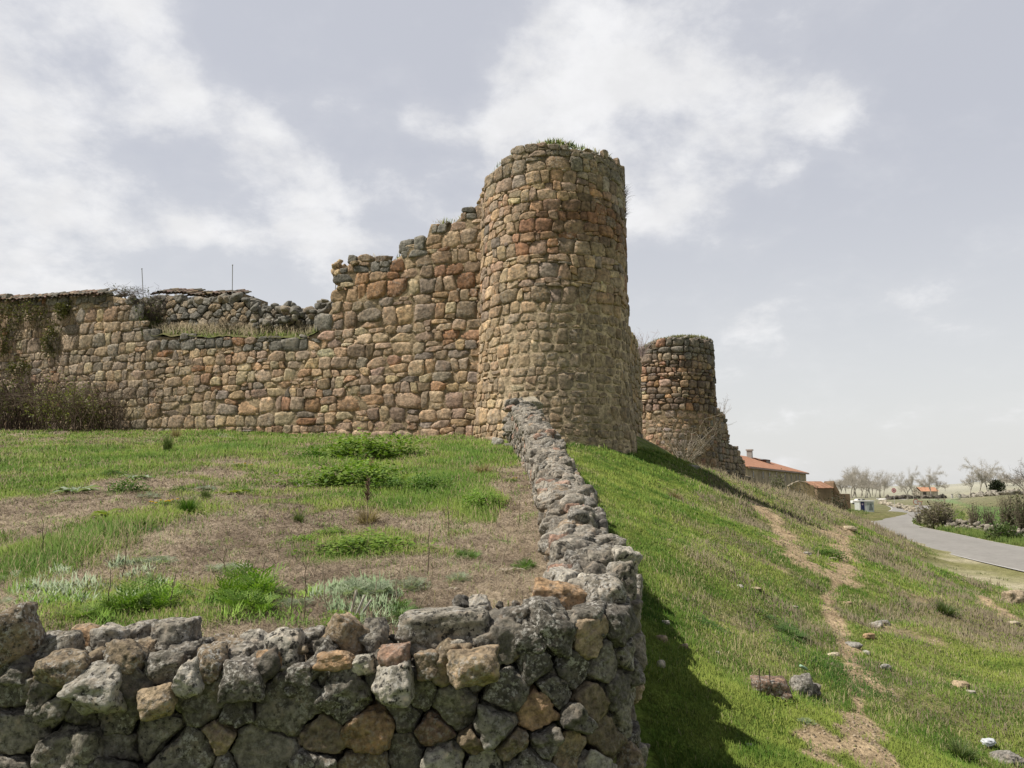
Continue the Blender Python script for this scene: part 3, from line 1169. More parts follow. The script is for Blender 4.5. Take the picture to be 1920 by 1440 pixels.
def slab_core(u0, u1, topf, w_front, w_back, colr, nu, z0=.3, dark=.5, nzr=60):
    us = np.linspace(u0, u1, nu)
    zt = topf(us) - .10
    t = np.linspace(0, 1, nzr)
    U = np.repeat(us, nzr)
    Z = (z0 + (zt[:, None] - z0) * t).ravel()
    q = np.stack([U, Z, U * 0], 1)
    nzv = fbm(q * 1.6, 4)
    wv = w_front + .03 * nzv
    Vf = wmap(U, Z, wv)
    Vb = wmap(us, zt, np.full(nu, w_back))
    Vb0 = wmap(us, np.full(nu, z0), np.full(nu, w_back))
    c = lerp(np.array(colr) * .55, np.array(colr) * 1.1, np.clip(.5 + .7 * nzv, 0, 1))
    V = np.concatenate([Vf, Vb, Vb0])
    C = np.concatenate([c, np.tile(np.array(colr) * .8, (2 * nu, 1))])
    F = [grid_faces(nu, nzr)]
    a = np.arange(nu - 1) * nzr + nzr - 1
    b = nu * nzr + np.arange(nu - 1)
    F.append(np.stack([a, a + nzr, b + 1, b], 1))
    F.append(np.stack([b, b + 1, b + 1 + nu, b + nu], 1))
    e0 = np.array([[0, nzr - 1, nu * nzr, nu * nzr + nu]])
    e1 = np.array([[(nu - 1) * nzr, nu * nzr - 1, nu * nzr + nu - 1, nu * nzr + 2 * nu - 1]])
    F.append(e0)
    F.append(e1)
    return V, F, C


V, F, C = slab_core(-1.8, UEND, topm, -.016, -1.6, (.33, .255, .165), 420)
mk('mortar_core', local(V, cw), F, M_MORTAR, C, cw)
V, F, C = slab_core(UR0 - 2.0, UL0 + 1.5, lambda u: topu(u) - .06, -SETB - .5, -SETB - 1.5, (.13, .115, .09), 160, z0=ZL - .4)
mk('parapet_core', local(V, cw), F, M_MORTAR, C, cw)
mb = MB()
off = np.array(cw.location)
USTEP = wpx(640, 540)[0]
us = np.concatenate([np.linspace(-.6, USTEP - .25, 60), ])
tmin = np.min([topm(us + q) for q in (-.35, -.2, 0, .2, .35)], axis=0)
rim_rubble(mb, wmap(us, tmin, np.full(len(us), -.5)) - [0, 0, .07] - off, (.08, .2), 90, np.concatenate([GREYS, TANS * .6]), spread=.5, zj=.07)
us = np.linspace(UR0 - .8, UL0 + .6, 80)
rim_rubble(mb, wmap(us, topu(us) - .02, np.full(len(us), -SETB - .55)) - off, (.09, .24), 130, GREYS, spread=.5, zj=.09)
# rubble sloping off the parapet at its right end
us = np.linspace(UR0 - .9, UR0 + 3.2, 40)
rim_rubble(mb, wmap(us, np.linspace(ZL + .55, ZL + .35, 40), np.full(len(us), -.75)) - off, (.10, .22), 55, GREYS, spread=.45, zj=.35)
us = np.linspace(UL0 + .4, UEND, 50)
rim_rubble(mb, wmap(us, topm(us) - .05, np.full(len(us), -.5)) - off, (.08, .17), 60, GREYS, spread=.5, zj=.06)
mb.build('loose_rubble', M_DRY, cw)
# raw tan rubble core on the broken left-hand end of the high part
mb = MB()
ue, zt_ = wpx(634, 500)
_, zb_ = wpx(634, 566)
for k in range(120):
    zz = rng.uniform(zb_ - .1, zt_ + .35)
    s = rng.uniform(.05, .17)
    Vr, Fr = free_rock((s * 1.2, s, s * .8), 2)
    p = wmap(np.array([ue + .12 + .28 * sin((zz - zb_) * 2.3 + 4) * .6 + rng.normal() * .08]), np.array([zz]), np.array([rng.uniform(-1.3, .02)]))[0]
    mb.add(Vr @ rotm(*rng.normal(size=3)).T + p - off, Fr, (*(TANS[rng.integers(4)] * rng.uniform(.8, 1.25)), .1))
mb.build('broken_core', M_CASTLE, cw)
# ledge turf
nu = 140
us = np.linspace(UR0 - .3, UL0 + .3, nu)
wv = np.linspace(.05, -SETB - .1, 14)
U, Wv = np.meshgrid(us, wv, indexing='ij')
Zl = topm(U) - .12 + .48 * np.clip(-Wv / SETB + .1, 0, 1) ** .7 + .05 * n2(U, Wv, 2.5, 3)
V = wmap(U.ravel(), Zl.ravel(), Wv.ravel()) - off
cl_ = lerp((.13, .12, .05), (.10, .13, .03), np.clip(.5 + .8 * n2(U, Wv, 1.7, 3).ravel(), 0, 1))
mk('ledge_turf', V, [grid_faces(nu, 14)], M_FILL, cl_, cw)
n = 5200
u = rng.uniform(UR0 - .2, UL0 + .3, n)
wq = -rng.uniform(0, 1, n) ** .7 * SETB
zl = topm(u) - .13 + .48 * np.clip(-wq / SETB + .1, 0, 1) ** .7
pos = wmap(u, zl, wq) - off
dryk = sst((rng.random(n) * .8 - wq / SETB * .35 + .25 * n2(u, wq, 1.1, 2) - .25) / .3)
colg = lerp(grass_cols(n, 0), lerp((.20, .17, .11), (.30, .25, .17), rng.random(n)), dryk)
struct(blades(pos, rng.uniform(.06, .22, n) * (1 + 1.0 * dryk), np.full(n, .028), rng.uniform(0, .9, n), colg, M_GRASS, 'ledge_grass', cw), 'stuff')
# tufts on the stepped top and along the base
n = 700
u = np.minimum(rng.choice([.9, 1.7, 2.9, 3.3, 4.2], n) + rng.normal(size=n) * .2, USTEP - .3)
u = u[np.abs(topm(u + .12) - topm(u - .12)) < .25]
n = len(u)
pos = wmap(u, topm(u) - .02, -rng.uniform(.05, .8, n)) - off
struct(blades(pos, rng.uniform(.08, .28, n), np.full(n, .025), rng.uniform(0, .9, n), grass_cols(n, .5), M_GRASS, 'top_grass', cw), 'stuff')


# roof tiles -------------------------------------------------------------------
def tile_roof(name, parent, px0, px1, pyl, pyr, w0, depth, rise, mat=M_TILE, hip=0.0):
    u0, z0 = wpx(px0, pyl, w0)
    u1, z1 = wpx(px1, pyr, w0)
    mb = MB()
    m = int(abs(u1 - u0) / .21)
    rows = max(2, int(depth / .36))
    off = np.array(parent.location)
    for i in range(m):
        f = (i + .5) / m
        uc = u0 + (u1 - u0) * f
        zc = z0 + (z1 - z0) * f + .05 * sin(f * 9) + .02 * rng.normal()
        for r in range(rows):
            d0 = r * .36 - rng.uniform(0, .05)
            if hip and f > 1 - hip and (r + .6) / rows > (1 - f) / hip:
                continue
            if rng.random() < .03:
                continue
            d1 = d0 + .46
            a = np.linspace(0, pi, 7)
            cc = np.array([.25, .185, .135]) * rng.uniform(.65, 1.3) * np.array([1, rng.uniform(.9, 1.08), rng.uniform(.85, 1.1)])
            if rng.random() < .45:
                cc = np.array([.16, .145, .115]) * rng.uniform(.7, 1.2)
            for up in (1, -1):
                ra = .105 if up > 0 else .09
                uo = uc + (0 if up > 0 else .105) + rng.normal() * .008
                V = []
                for d, rr, lift in ((d0, ra, .015), (d1, ra * .85, 0)):
                    V.append(wmap(uo + rr * np.cos(a), zc + rise * d / depth + up * rr * .75 * np.sin(a) + lift + (.0 if up > 0 else .02), np.full(7, w0 - d)))
                V = np.concatenate(V) - off
                mb.add(V, grid_faces(2, 7), (*(cc if up > 0 else cc * .5), .4))
    return mb.build(name, mat, parent)


shed = thing('ruined_shed', 'old clay tile roof along the wall top at the far left edge', 'shed', wmap(np.array([19.]), np.array([8.]), np.array([-1.5]))[0])
tile_roof('roof', shed, -130, 206, 566, 554, .20, 1.0, .50, hip=.06)
shed2 = thing('ruined_shed', 'low mossy tile roof peeking over the wall between the two metal rods', 'shed', wmap(np.array([12.]), np.array([8.]), np.array([-4.])) [0])
tile_roof('roof', shed2, 285, 468, 551, 553, -2.0, 1.1, .42, hip=.22)
u0, z0 = wpx(300, 562, -2.7)
u1, z1 = wpx(462, 560, -2.7)
for sh, (ua, ub, zz, wa, wb) in ((shed2, (u0, u1, z0 - .05, -2.3, -4.2)), (shed, (wpx(-130, 560)[0], wpx(205, 550)[0], 7.6, -1.62, -2.5))):
    mb = MB()
    C8 = [wmap(np.array([a]), np.array([b]), np.array([c]))[0] - np.array(sh.location) for a in (ua, ub) for c in (wa, wb) for b in (4.0, zz - .1)]
    mb.add(C8, np.array([(0, 1, 3, 2), (4, 6, 7, 5), (0, 4, 5, 1), (2, 3, 7, 6), (1, 5, 7, 3)]), (.25, .2, .14))
    mb.build('wall', M_MORTAR, sh, smooth=False)

# thin rods standing on the wall
for px, pb, pt, lean, lb in ((270, 556, 504, .10, 'thin grey metal rod left of the wall top bush'), (436, 556, 497, 0, 'tallest thin metal rod beside the mossy tile roof'), (626, 572, 514, -.12, 'short leaning metal rod by the broken end of the high wall')):
    u, z = wpx(px, pb, -1.5)
    u2, z2 = wpx(px - lean * 40, pt, -1.5)
    p0, p1 = wmap(np.array([u]), np.array([z - .3]), np.array([-1.5]))[0], wmap(np.array([u2]), np.array([z2]), np.array([-1.5]))[0]
    mb = MB()
    mb.tube([p0 * 0, (p1 - p0) * .5, p1 - p0], .017, 6, (.32, .32, .31))
    mb.add(ico(1)[0] * .03 + (p1 - p0), ico(1)[1], (.3, .3, .3))
    o = mb.build('metal_rod', M_METAL)
    o.location = p0
    tag(o, lb, 'rod')

# curtain stub right behind the tall tower, seen edge on ------------------------
def simple_wall(name, label, p0, p1, tops, thick, colbase, z0, top_rub=40, sub=2, hs=(.26, .5)):
    """p0,p1 xy of the visible face (outward = right of travel); tops: (t, z)"""
    p0, p1 = np.array(p0, float), np.array(p1, float)
    L = np.linalg.norm(p1 - p0)
    d = (p1 - p0) / L
    nn = np.array([d[1], -d[0]])
    t = thing(name, label, 'castle wall', (*((p0 + p1) / 2), z0))
    off = np.array(t.location)
    tp = np.array(tops, float)
    top = lambda u: np.interp(u / L, tp[:, 0], tp[:, 1])
    mp = lambda u, v, w: np.stack([p0[0] + d[0] * u + nn[0] * w, p0[1] + d[1] * u + nn[1] * w, v], 1)
    S, polys = coursed(0, L, z0, tp[:, 1].max() + .4, *hs, .3, .85)
    cols = lerp(pick_cols(len(S)), np.array(colbase), .5)
    V, F, C = masonry(polys, cols, np.full(len(S), .5), mp, sub, rng.uniform(.03, .09, len(S)), .12, rng.uniform(.01, .03, len(S)), (8, 13), .08, keep=lambda u, v: v < top(u) and 0 < u < L)
    mk('stonework', V - off, [F], M_CASTLE, C, t)
    us = np.linspace(0, L, 90)
    zt = top(us) - .08
    A = mp(us, zt, np.full(90, -.05)); B = mp(us, zt, np.full(90, -thick)); A0_ = mp(us, np.full(90, z0 - .5), np.full(90, -.05)); B0_ = mp(us, np.full(90, z0 - .5), np.full(90, -thick))
    V = np.stack([A0_, A, B, B0_], 1).reshape(-1, 3) - off
    F = [grid_faces(90, 4), np.array([[0, 1, 2, 3]]), np.array([[356, 357, 358, 359]])]
    mk('mortar_core', V, F, M_MORTAR, np.tile(np.array(colbase) * .8, (360, 1)), t, smooth=False)
    mb = MB()
    rim_rubble(mb, mp(us, zt + .02, np.full(90, -thick / 2)) - off, (.1, .24), top_rub, np.concatenate([GREYS, TANS[:1] * .7]), spread=thick * .38)
    # raw broken ends
    for e, uu_ in ((0, 0.), (1, L)):
        for k in range(45):
            zz = rng.uniform(z0, top(np.array([uu_]))[0] - .1)
            s = rng.uniform(.08, .2)
            Vr, Fr = free_rock((s, s, s * .7), 2)
            mb.add(Vr + mp(np.array([uu_]), np.array([zz]), np.array([-rng.uniform(.05, thick - .05)]))[0] - off, Fr, (*(np.array(colbase) * rng.uniform(.7, 1.3)), .3))
    mb.build('loose_rubble', M_CASTLE, t)
    return t, mp, top


simple_wall('curtain_wall', 'narrow strip of broken castle wall between the two round towers', (4.35, 29.2), (5.95, 35.2), [(0, 6.3), (.3, 6.5), (.55, 6.55), (.8, 6.45), (1, 5.9)], 1.3, (.31, .245, .15), .9)

# second tower -------------------------------------------------------------------
T2 = np.array([10.12, 48.6])


def trad2(z):
    return np.interp(z, [0, 3, 9], [2.80, 2.74, 2.66])


def top2(ph):
    return np.interp(np.degrees(ph), [-180, -110, -80, -50, -30, 0, 30, 60, 90, 180], [8.4, 8.4, 8.4, 8.7, 8.95, 9.12, 9.2, 9.24, 9.2, 8.6])


tower2 = thing('castle_tower', 'shorter round stone tower behind, with mossy slanting top', 'tower', (T2[0], T2[1], .8))
S, polys = coursed(-2.65 * 2.0, 2.65 * 2.0, .2, 9.7, .25, .5, .25, .75)
cols = pick_cols(len(S)) * np.array([.86, .84, .82])
zz_, pp = S[:, 1], S[:, 0] / 2.65
cols = lerp(cols, np.array([.20, .19, .165]) * rng.uniform(.8, 1.2, (len(S), 1)), sst((zz_ - 7.6) / .7) * .8)
dk = (rng.random(len(S)) < .25) & (zz_ > 4.8) & (zz_ < 7.8)
cols = np.where(dk[:, None], np.array([.17, .125, .095]), cols)
cols = np.where(((rng.random(len(S)) < .07) & (zz_ > 5.5) & (pp < .2))[:, None], np.array([.34, .20, .135]), cols)
cols = cols * (1 - .28 * sst((pp - .1) / .8))[:, None]  # right half darker: painted shade on the side away from the sun
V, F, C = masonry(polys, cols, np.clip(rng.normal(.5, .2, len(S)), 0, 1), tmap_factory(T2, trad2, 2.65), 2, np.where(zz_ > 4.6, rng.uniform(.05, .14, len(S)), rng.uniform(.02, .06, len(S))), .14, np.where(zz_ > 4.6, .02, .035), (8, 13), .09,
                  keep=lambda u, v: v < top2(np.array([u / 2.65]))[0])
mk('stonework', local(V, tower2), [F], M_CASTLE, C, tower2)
tower_backing(T2, trad2, top2, -.8, tower2, lambda Z, PH: .005 + .03 * sst((Z - 4.5) / .8), colf=lambda Z, PH, q: lerp((.20, .155, .10), (.31, .24, .15), np.clip(.5 + .6 * fbm(q * 1.3, 4), 0, 1)) * (1 - .5 * sst((Z - 4.5) / .8))[:, None])
mb = MB()
ph = np.linspace(-1.9, 1.9, 50)
rim_rubble(mb, np.stack([T2[0] + 2.4 * np.sin(ph), T2[1] - 2.4 * np.cos(ph), top2(ph)], 1) - np.array(tower2.location), (.1, .22), 80, GREYS, spread=.3)
mb.build('rim_rubble', M_DRY, tower2)
n = 3000
t = rng.uniform(-1.7, 1.7, n)
r = 2.5 * np.sqrt(rng.random(n))
pos = np.stack([T2[0] + r * np.sin(t), T2[1] - r * np.cos(t), top2(t) + .1 + .25 * (1 - r / 2.5)], 1) - np.array(tower2.location)
struct(blades(pos, rng.uniform(.08, .26, n), np.full(n, .05), rng.uniform(0, .9, n), lerp((.10, .11, .035), (.17, .16, .07), rng.random(n)), M_GRASS, 'rim_grass', tower2), 'stuff')

# jagged wall falling away to the right of the second tower
q = [(1338, 762), (1346, 767), (1356, 775), (1361, 789), (1365, 805), (1367, 828), (1370, 833), (1382, 838), (1387, 848), (1396, 868), (1399, 895)]
pa, pb = np.array([12.2, 49.5]), np.array([17.3, 56.3])
Ls = np.linalg.norm(pb - pa)
tops = []
for x, y in q:
    d = ray(x, y)
    M = np.array([[d[0], -(pb - pa)[0]], [d[1], -(pb - pa)[1]]])
    s, tt = np.linalg.solve(M, pa)
    tops.append((tt, s * d[2]))
tops.sort()
stub = simple_wall('curtain_wall', 'grey jagged wall stub stepping down right of the shorter tower', pa, pb, tops, 1.2, (.20, .18, .14), -.7, 30)[0]
# ------------------------------------------------------------------ dry stone wall
class Path:
    def __init__(s, pts, n=900):
        p = dense(pts, n)
        d = np.concatenate([[0], np.cumsum(np.linalg.norm(np.diff(p, axis=0), axis=1))])
        s.L = d[-1]
        s.s = np.linspace(0, s.L, n)
        s.x = np.interp(s.s, d, p[:, 0])
        s.y = np.interp(s.s, d, p[:, 1])
        tx, ty = np.gradient(s.x, s.s), np.gradient(s.y, s.s)
        k = np.hypot(tx, ty)
        s.nx, s.ny = ty / k, -tx / k

    def at(s, u, w=0.0):
        x, y = np.interp(u, s.s, s.x), np.interp(u, s.s, s.y)
        nx, ny = np.interp(u, s.s, s.nx), np.interp(u, s.s, s.ny)
        k = np.hypot(nx, ny)
        return x + w * nx / k, y + w * ny / k

    def map(s, u, v, w):
        x, y = s.at(u, w)
        return np.stack([x, y, v], 1)


_arc = [(0.0 + .60 * sin(a), 4.43 - .60 * cos(a)) for a in np.radians([12, 28, 44, 60, 76])]
OUT = Path([(-5.0, 3.63), (-4, 3.67), (-3, 3.71), (-2, 3.75), (-1, 3.80), (-.4, 3.815), (-.1, 3.825)] + _arc + [(.605, 4.5), (.63, 4.8), (.665, 5.2), (.72, 6.0), (.77, 7), (.81, 8.5), (.835, 10), (.835, 12), (.81, 13.6), (.77, 16), (.70, 18), (.58, 20.3), (.45, 22.3)], 1600)
INN = Path([(.22, 4.72), (.30, 5.5), (.35, 6.3), (.36, 7.5), (.36, 9), (.355, 11), (.34, 12.7), (.29, 15), (.22, 17), (.12, 19.5), (.02, 21.8)], 900)
ys_top = np.array([3.5, 3.75, 4.2, 5.0, 5.4, 6.5, 8, 10, 12, 13.6, 16, 18, 20, 22, 24])
zs_top = np.array([-.86, -.84, -.76, -.66, -.52, -.36, -.12, .10, .46, .84, 1.26, 1.64, 2.0, 2.32, 2.4])


def dtop(x, y):
    return np.interp(y, ys_top, zs_top) + np.where(np.asarray(y) < 4.3, .10 * sst((np.asarray(x) + .9) / 1.2), 0)


def otop(u):
    x, y = OUT.at(u)
    return dtop(x, y)


_au = OUT.x / OUT.y


def opx(px, py):
    """picture point -> (s, z) on the outer face"""
    d = ray(px, py)
    a = d[0] / d[1]
    k = int(np.argmax(_au))
    s = np.interp(a, _au[:k + 1], OUT.s[:k + 1])
    y = np.interp(s, OUT.s, OUT.y)
    return s, d[2] / d[1] * y


S_CORN = OUT.s[int(np.argmax(_au))]
dw = thing('dry_stone_wall', 'lichen covered dry stone wall in front, turning back to the tower', 'stone wall', (0.3, 4.2, -1.7))
OFF = np.array(dw.location)

G, D_, T_, R_, O_, L_, B_ = (.24, .22, .185), (.15, .138, .118), (.34, .265, .18), (.26, .175, .13), (.37, .25, .15), (.37, .345, .295), (.25, .20, .14)
FACE = [(45, 1292, 50, D_), (40, 1372, 62, G), (30, 1440, 50, G), (110, 1338, 28, G), (165, 1357, 30, D_), (228, 1342, 36, G), (140, 1410, 72, G), (215, 1395, 30, D_), (302, 1362, 50, G), (392, 1312, 42, D_),
        (412, 1372, 36, T_), (355, 1412, 60, G), (450, 1325, 34, D_), (545, 1310, 72, G), (490, 1408, 62, G), (602, 1376, 46, B_), (655, 1292, 47, D_), (700, 1366, 48, O_), (590, 1432, 42, G), (762, 1337, 36, D_), (815, 1372, 40, R_),
        (780, 1298, 30, D_), (856, 1322, 42, G), (762, 1405, 46, D_), (832, 1418, 46, L_), (886, 1382, 24, T_), (926, 1352, 42, L_), (948, 1285, 50, D_), (1004, 1326, 42, O_), (962, 1388, 26, B_), (1036, 1290, 30, D_),
        (1020, 1388, 36, G), (1056, 1402, 34, T_), (1074, 1342, 26, D_), (1098, 1312, 36, B_), (1091, 1212, 24, T_), (1070, 1255, 34, D_), (1118, 1245, 34, G), (1146, 1182, 28, D_), (1140, 1290, 26, D_), (1150, 1332, 28, G), (1126, 1380, 40, B_),
        (1168, 1250, 22, D_), (1180, 1300, 20, G), (1172, 1380, 24, D_), (1108, 1432, 36, L_), (990, 1434, 42, G), (902, 1434, 36, L_), (690, 1436, 46, B_), (200, 1440, 38, D_), (440, 1445, 40, G), (1000, 1240, 42, D_), (900, 1262, 30, G), (1166, 1430, 26, T_), (1150, 1215, 22, G), (1040, 1210, 26, D_),
        (1196, 1340, 18, B_), (1200, 1410, 16, G), (1185, 1220, 18, D_), (845, 1245, 28, B_), (720, 1260, 26, D_), (600, 1260, 22, D_), (500, 1260, 26, D_), (330, 1300, 26, D_), (270, 1300, 28, D_), (80, 1300, 30, D_), (560, 1240, 20, D_), (940, 1225, 30, G)]
S, W, CC = [], [], []
for px, py, r, c in FACE:
    s, z = opx(px, py)
    y = np.interp(s, OUT.s, OUT.y)
    S.append((s, z))
    W.append((r / FPX * y * .8) ** 2)
    CC.append(c)
nman = len(S)
S2, W2 = rubble_sites(0.1, OUT.L, -2.4, 2.6, .14, .26, .16, .40, .2)
SM = np.array(S)
for (s, z), w_ in zip(S2, W2):
    if z > otop(s) + .45 or z < np.interp(s, [0, S_CORN, S_CORN + 2, OUT.L], [-2.4, -2.2, -1.9, .3]):
        continue
    d = np.sqrt(((SM - (s, z)) ** 2).sum(1)) - np.sqrt(np.array(W[:nman])) * 1.6
    if d.min() < .06:
        continue
    S.append((s, z))
    W.append(w_)
    cc = 1.2 * PAL_DRY[rng.choice(6, p=[.3, .25, .15, .1, .1, .1])]
    CC.append(tuple(cc))
S, W, CC = np.array(S), np.array(W), np.array(CC)
polys = power_cells(S, W, 1.0, .6)
cols = CC * (1 + rng.normal(size=(len(S), 1)) * .10)
tanm = (CC[:, 0] > CC[:, 2] * 1.35)
lich = np.where(tanm, rng.uniform(.05, .5, len(S)), rng.uniform(.25, 1.25, len(S)))
cols = cols * np.where(S[:, 0] < S_CORN, .9, 1.0)[:, None]
near = S[:, 0] < S_CORN + .8
V, F, C = masonry(polys, cols, lich, OUT.map, np.where(near, 4, 3), np.where(near, rng.uniform(.03, .13, len(S)), rng.uniform(.02, .08, len(S))), .16,
                  rng.uniform(.0, .011, len(S)), (9, 20), .13, keep=lambda u, v: v < otop(u) + .03)
mk('stonework', V - OFF, [F], M_DRY, C, dw)

# inner face along the terrace
S, W = rubble_sites(0, INN.L, -1.1, 2.6, .11, .20, .12, .30, .25)
xi, yi = INN.at(S[:, 0])
tp = dtop(xi, yi)
k = (S[:, 1] < tp + .4) & (S[:, 1] > -1.39 + .12 * yi - .25)
S, W = S[k], W[k]
polys = power_cells(S, W, 1.0, .5, (.02, INN.L))
pal = np.array([(.27, .245, .205), (.30, .275, .235), (.24, .215, .18), (.33, .255, .18), (.34, .22, .165), (.20, .19, .17)])
cols = pal[rng.choice(6, len(S), p=[.3, .25, .2, .1, .07, .08])] * (1 + rng.normal(size=(len(S), 1)) * .12)
V, F, C = masonry(polys, cols, rng.uniform(.3, .8, len(S)), lambda u, v, w: INN.map(u, v, -w), 3, rng.uniform(.02, .09, len(S)), .14, rng.uniform(.002, .012, len(S)), (8, 14), .12, keep=lambda u, v: v < dtop(*INN.at(u)) + .04)
mk('inner_face', V - OFF, [F], M_DRY, C, dw)

# rubble fill between the two faces
us = np.concatenate([np.linspace(.05, S_CORN + .2, 120), np.linspace(S_CORN + .3, OUT.L - .05, 200)])
zt = otop(us) - .06
za = np.interp(us, [0, S_CORN, OUT.L], [-2.4, -2.3, .3])
x1, y1 = OUT.at(us, -.13)
wth = np.where(us < S_CORN, .42, np.interp(us, [S_CORN, S_CORN + .6, OUT.L], [.36, .36, .40]))
x2, y2 = OUT.at(us, -.13 - .24)
V = np.stack([np.stack([x1, y1, za], 1), np.stack([x1, y1, zt], 1), np.stack([x2, y2, zt], 1), np.stack([x2, y2, za], 1)], 1).reshape(-1, 3)
mk('rubble_fill', V - OFF, [grid_faces(len(us), 4)], M_FILL, np.tile((.055, .047, .038), (len(V), 1)), dw)

# cap stones: px, py, width px, height px, depth Y, colour, lichen, tilt, mossy label
CAPS = [(8, 1200, 130, 120, 3.75, B_, .9, .5), (112, 1222, 100, 84, 3.85, G, .9, .1), (165, 1196, 48, 46, 4.05, O_, .5, 0), (212, 1200, 72, 64, 3.95, L_, 1.1, .2), (258, 1184, 62, 40, 4.1, G, 1, 0), (330, 1192, 92, 76, 3.95, G, 1.1, .1),
        (425, 1212, 62, 42, 4.0, B_, .7, 0), (478, 1205, 54, 46, 4.05, L_, 1, .1), (535, 1216, 74, 86, 3.85, L_, 1.4, .1), (585, 1200, 46, 48, 4.0, G, 1, 0), (652, 1190, 88, 72, 3.9, T_, .5, -.5), (702, 1196, 60, 74, 3.95, G, .9, 0),
        (626, 1236, 76, 36, 3.72, O_, .3, .1), (680, 1242, 46, 40, 3.72, L_, 1, .2), (742, 1240, 72, 64, 3.72, R_, .4, .1), (805, 1246, 52, 58, 3.74, B_, .6, .2), (838, 1178, 185, 92, 3.95, G, 1.2, .02), (902, 1136, 40, 44, 4.15, L_, 1, .5),
        (960, 1166, 92, 66, 4.0, D_, 1.2, .1), (1018, 1152, 88, 74, 4.0, D_, 1.2, 0), (1052, 1118, 104, 60, 4.2, O_, .5, -.15), (1125, 1108, 92, 72, 4.25, G, 1.3, .05), (1000, 1198, 70, 50, 3.85, D_, 1, .1), (1166, 1085, 60, 70, 4.45, G, 1.2, .1),
        (122, 1256, 112, 76, 3.68, B_, .8, .05), (174, 1290, 112, 80, 3.62, L_, 1.0, .05), (240, 1236, 82, 74, 3.72, B_, .9, .15), (312, 1250, 74, 64, 3.74, D_, .9, .2), (352, 1280, 54, 62, 3.64, L_, .9, .5), (396, 1246, 66, 66, 3.74, B_, .9, .1),
        (455, 1268, 88, 72, 3.70, D_, 1.1, .1), (297, 1314, 70, 58, 3.62, T_, .7, .3), (735, 1288, 76, 76, 3.64, L_, 1.2, .2), (882, 1250, 104, 76, 3.66, T_, .6, .02), (60, 1290, 44, 46, 3.7, G, 1, .1), (78, 1240, 40, 40, 3.8, D_, .9, 0), (30, 1270, 60, 40, 3.68, D_, .6, 0),
        (772, 1195, 44, 36, 3.95, L_, .8, 0), (790, 1222, 60, 34, 3.85, L_, .8, -.4), (850, 1215, 60, 36, 3.78, L_, .7, .3), (720, 1228, 44, 30, 3.85, O_, .3, 0), (505, 1240, 54, 38, 3.76, O_, .4, 0), (560, 1262, 50, 40, 3.70, D_, .9, 0), (385, 1215, 50, 40, 3.95, D_, .8, 0),
        (1100, 1165, 90, 60, 4.05, D_, 1, .1), (1060, 1172, 70, 60, 4.0, G, 1, .1), (1160, 1145, 60, 60, 4.25, D_, 1.1, 0), (940, 1195, 60, 44, 3.85, D_, .9, .1), (345, 1225, 60, 40, 3.85, D_, .8, .1), (285, 1215, 60, 40, 3.9, B_, .8, .1), (205, 1236, 50, 40, 3.85, D_, .8, .1), (455, 1232, 50, 40, 3.85, G, .9, .1), (615, 1215, 50, 40, 3.9, D_, .8, .1)]
pale_lab = {0: 'large brown mossy slab at the left edge', 16: 'long grey block', 20: 'orange and pink cap stone at the corner', 14: 'rounded reddish stone', 32: 'white lichen covered round stone'}


def cap(px, py, wpx_, hpx, Y, c, li, tilt, sub=4, lab=None):
    p = P(px, py, Y)
    sx, sz = wpx_ / 2 / FPX * Y * 1.0, hpx / 2 / FPX * Y * 1.02
    sy = (sx + sz) / 2 * rng.uniform(.85, 1.15)
    V, F = free_rock((sx, sy, sz), sub, rng.uniform(10, 20), .14)
    V = V @ rotm(rng.normal() * .1, -tilt * .8, 0).T
    V = V + p - OFF
    cc = np.array(c) * rng.uniform(.9, 1.15)
    o = mk('cap_stone', V, [F], M_DRY, np.tile((*cc, li), (len(V), 1)), dw)
    if lab:
        o['label'] = lab
    return o


for i, q in enumerate(CAPS):
    cap(*q, lab=pale_lab.get(i))
# small pinning stones wedged between and behind the caps
mb = MB()
for i in range(230):
    s_ = rng.uniform(1.1, S_CORN + .4)
    w_ = -rng.uniform(-.03, .45)
    x, y = OUT.at(s_, w_)
    z = dtop(x, y) + rng.uniform(-.10, .07)
    r = rng.uniform(.022, .065)
    V, F = free_rock((r * rng.uniform(1, 1.5), r, r * rng.uniform(.6, 1)), 3, rng.uniform(8, 18), .13)
    c = np.array([G, D_, B_, L_, T_, D_][rng.integers(6)]) * rng.uniform(.8, 1.2)
    mb.add(V @ rotm(*(rng.normal(size=3) * .6)).T + np.array([float(x), float(y), float(z)]) - OFF, F, (*c, rng.uniform(.3, 1.2)))
mb.build('pinning_stones', M_DRY, dw)
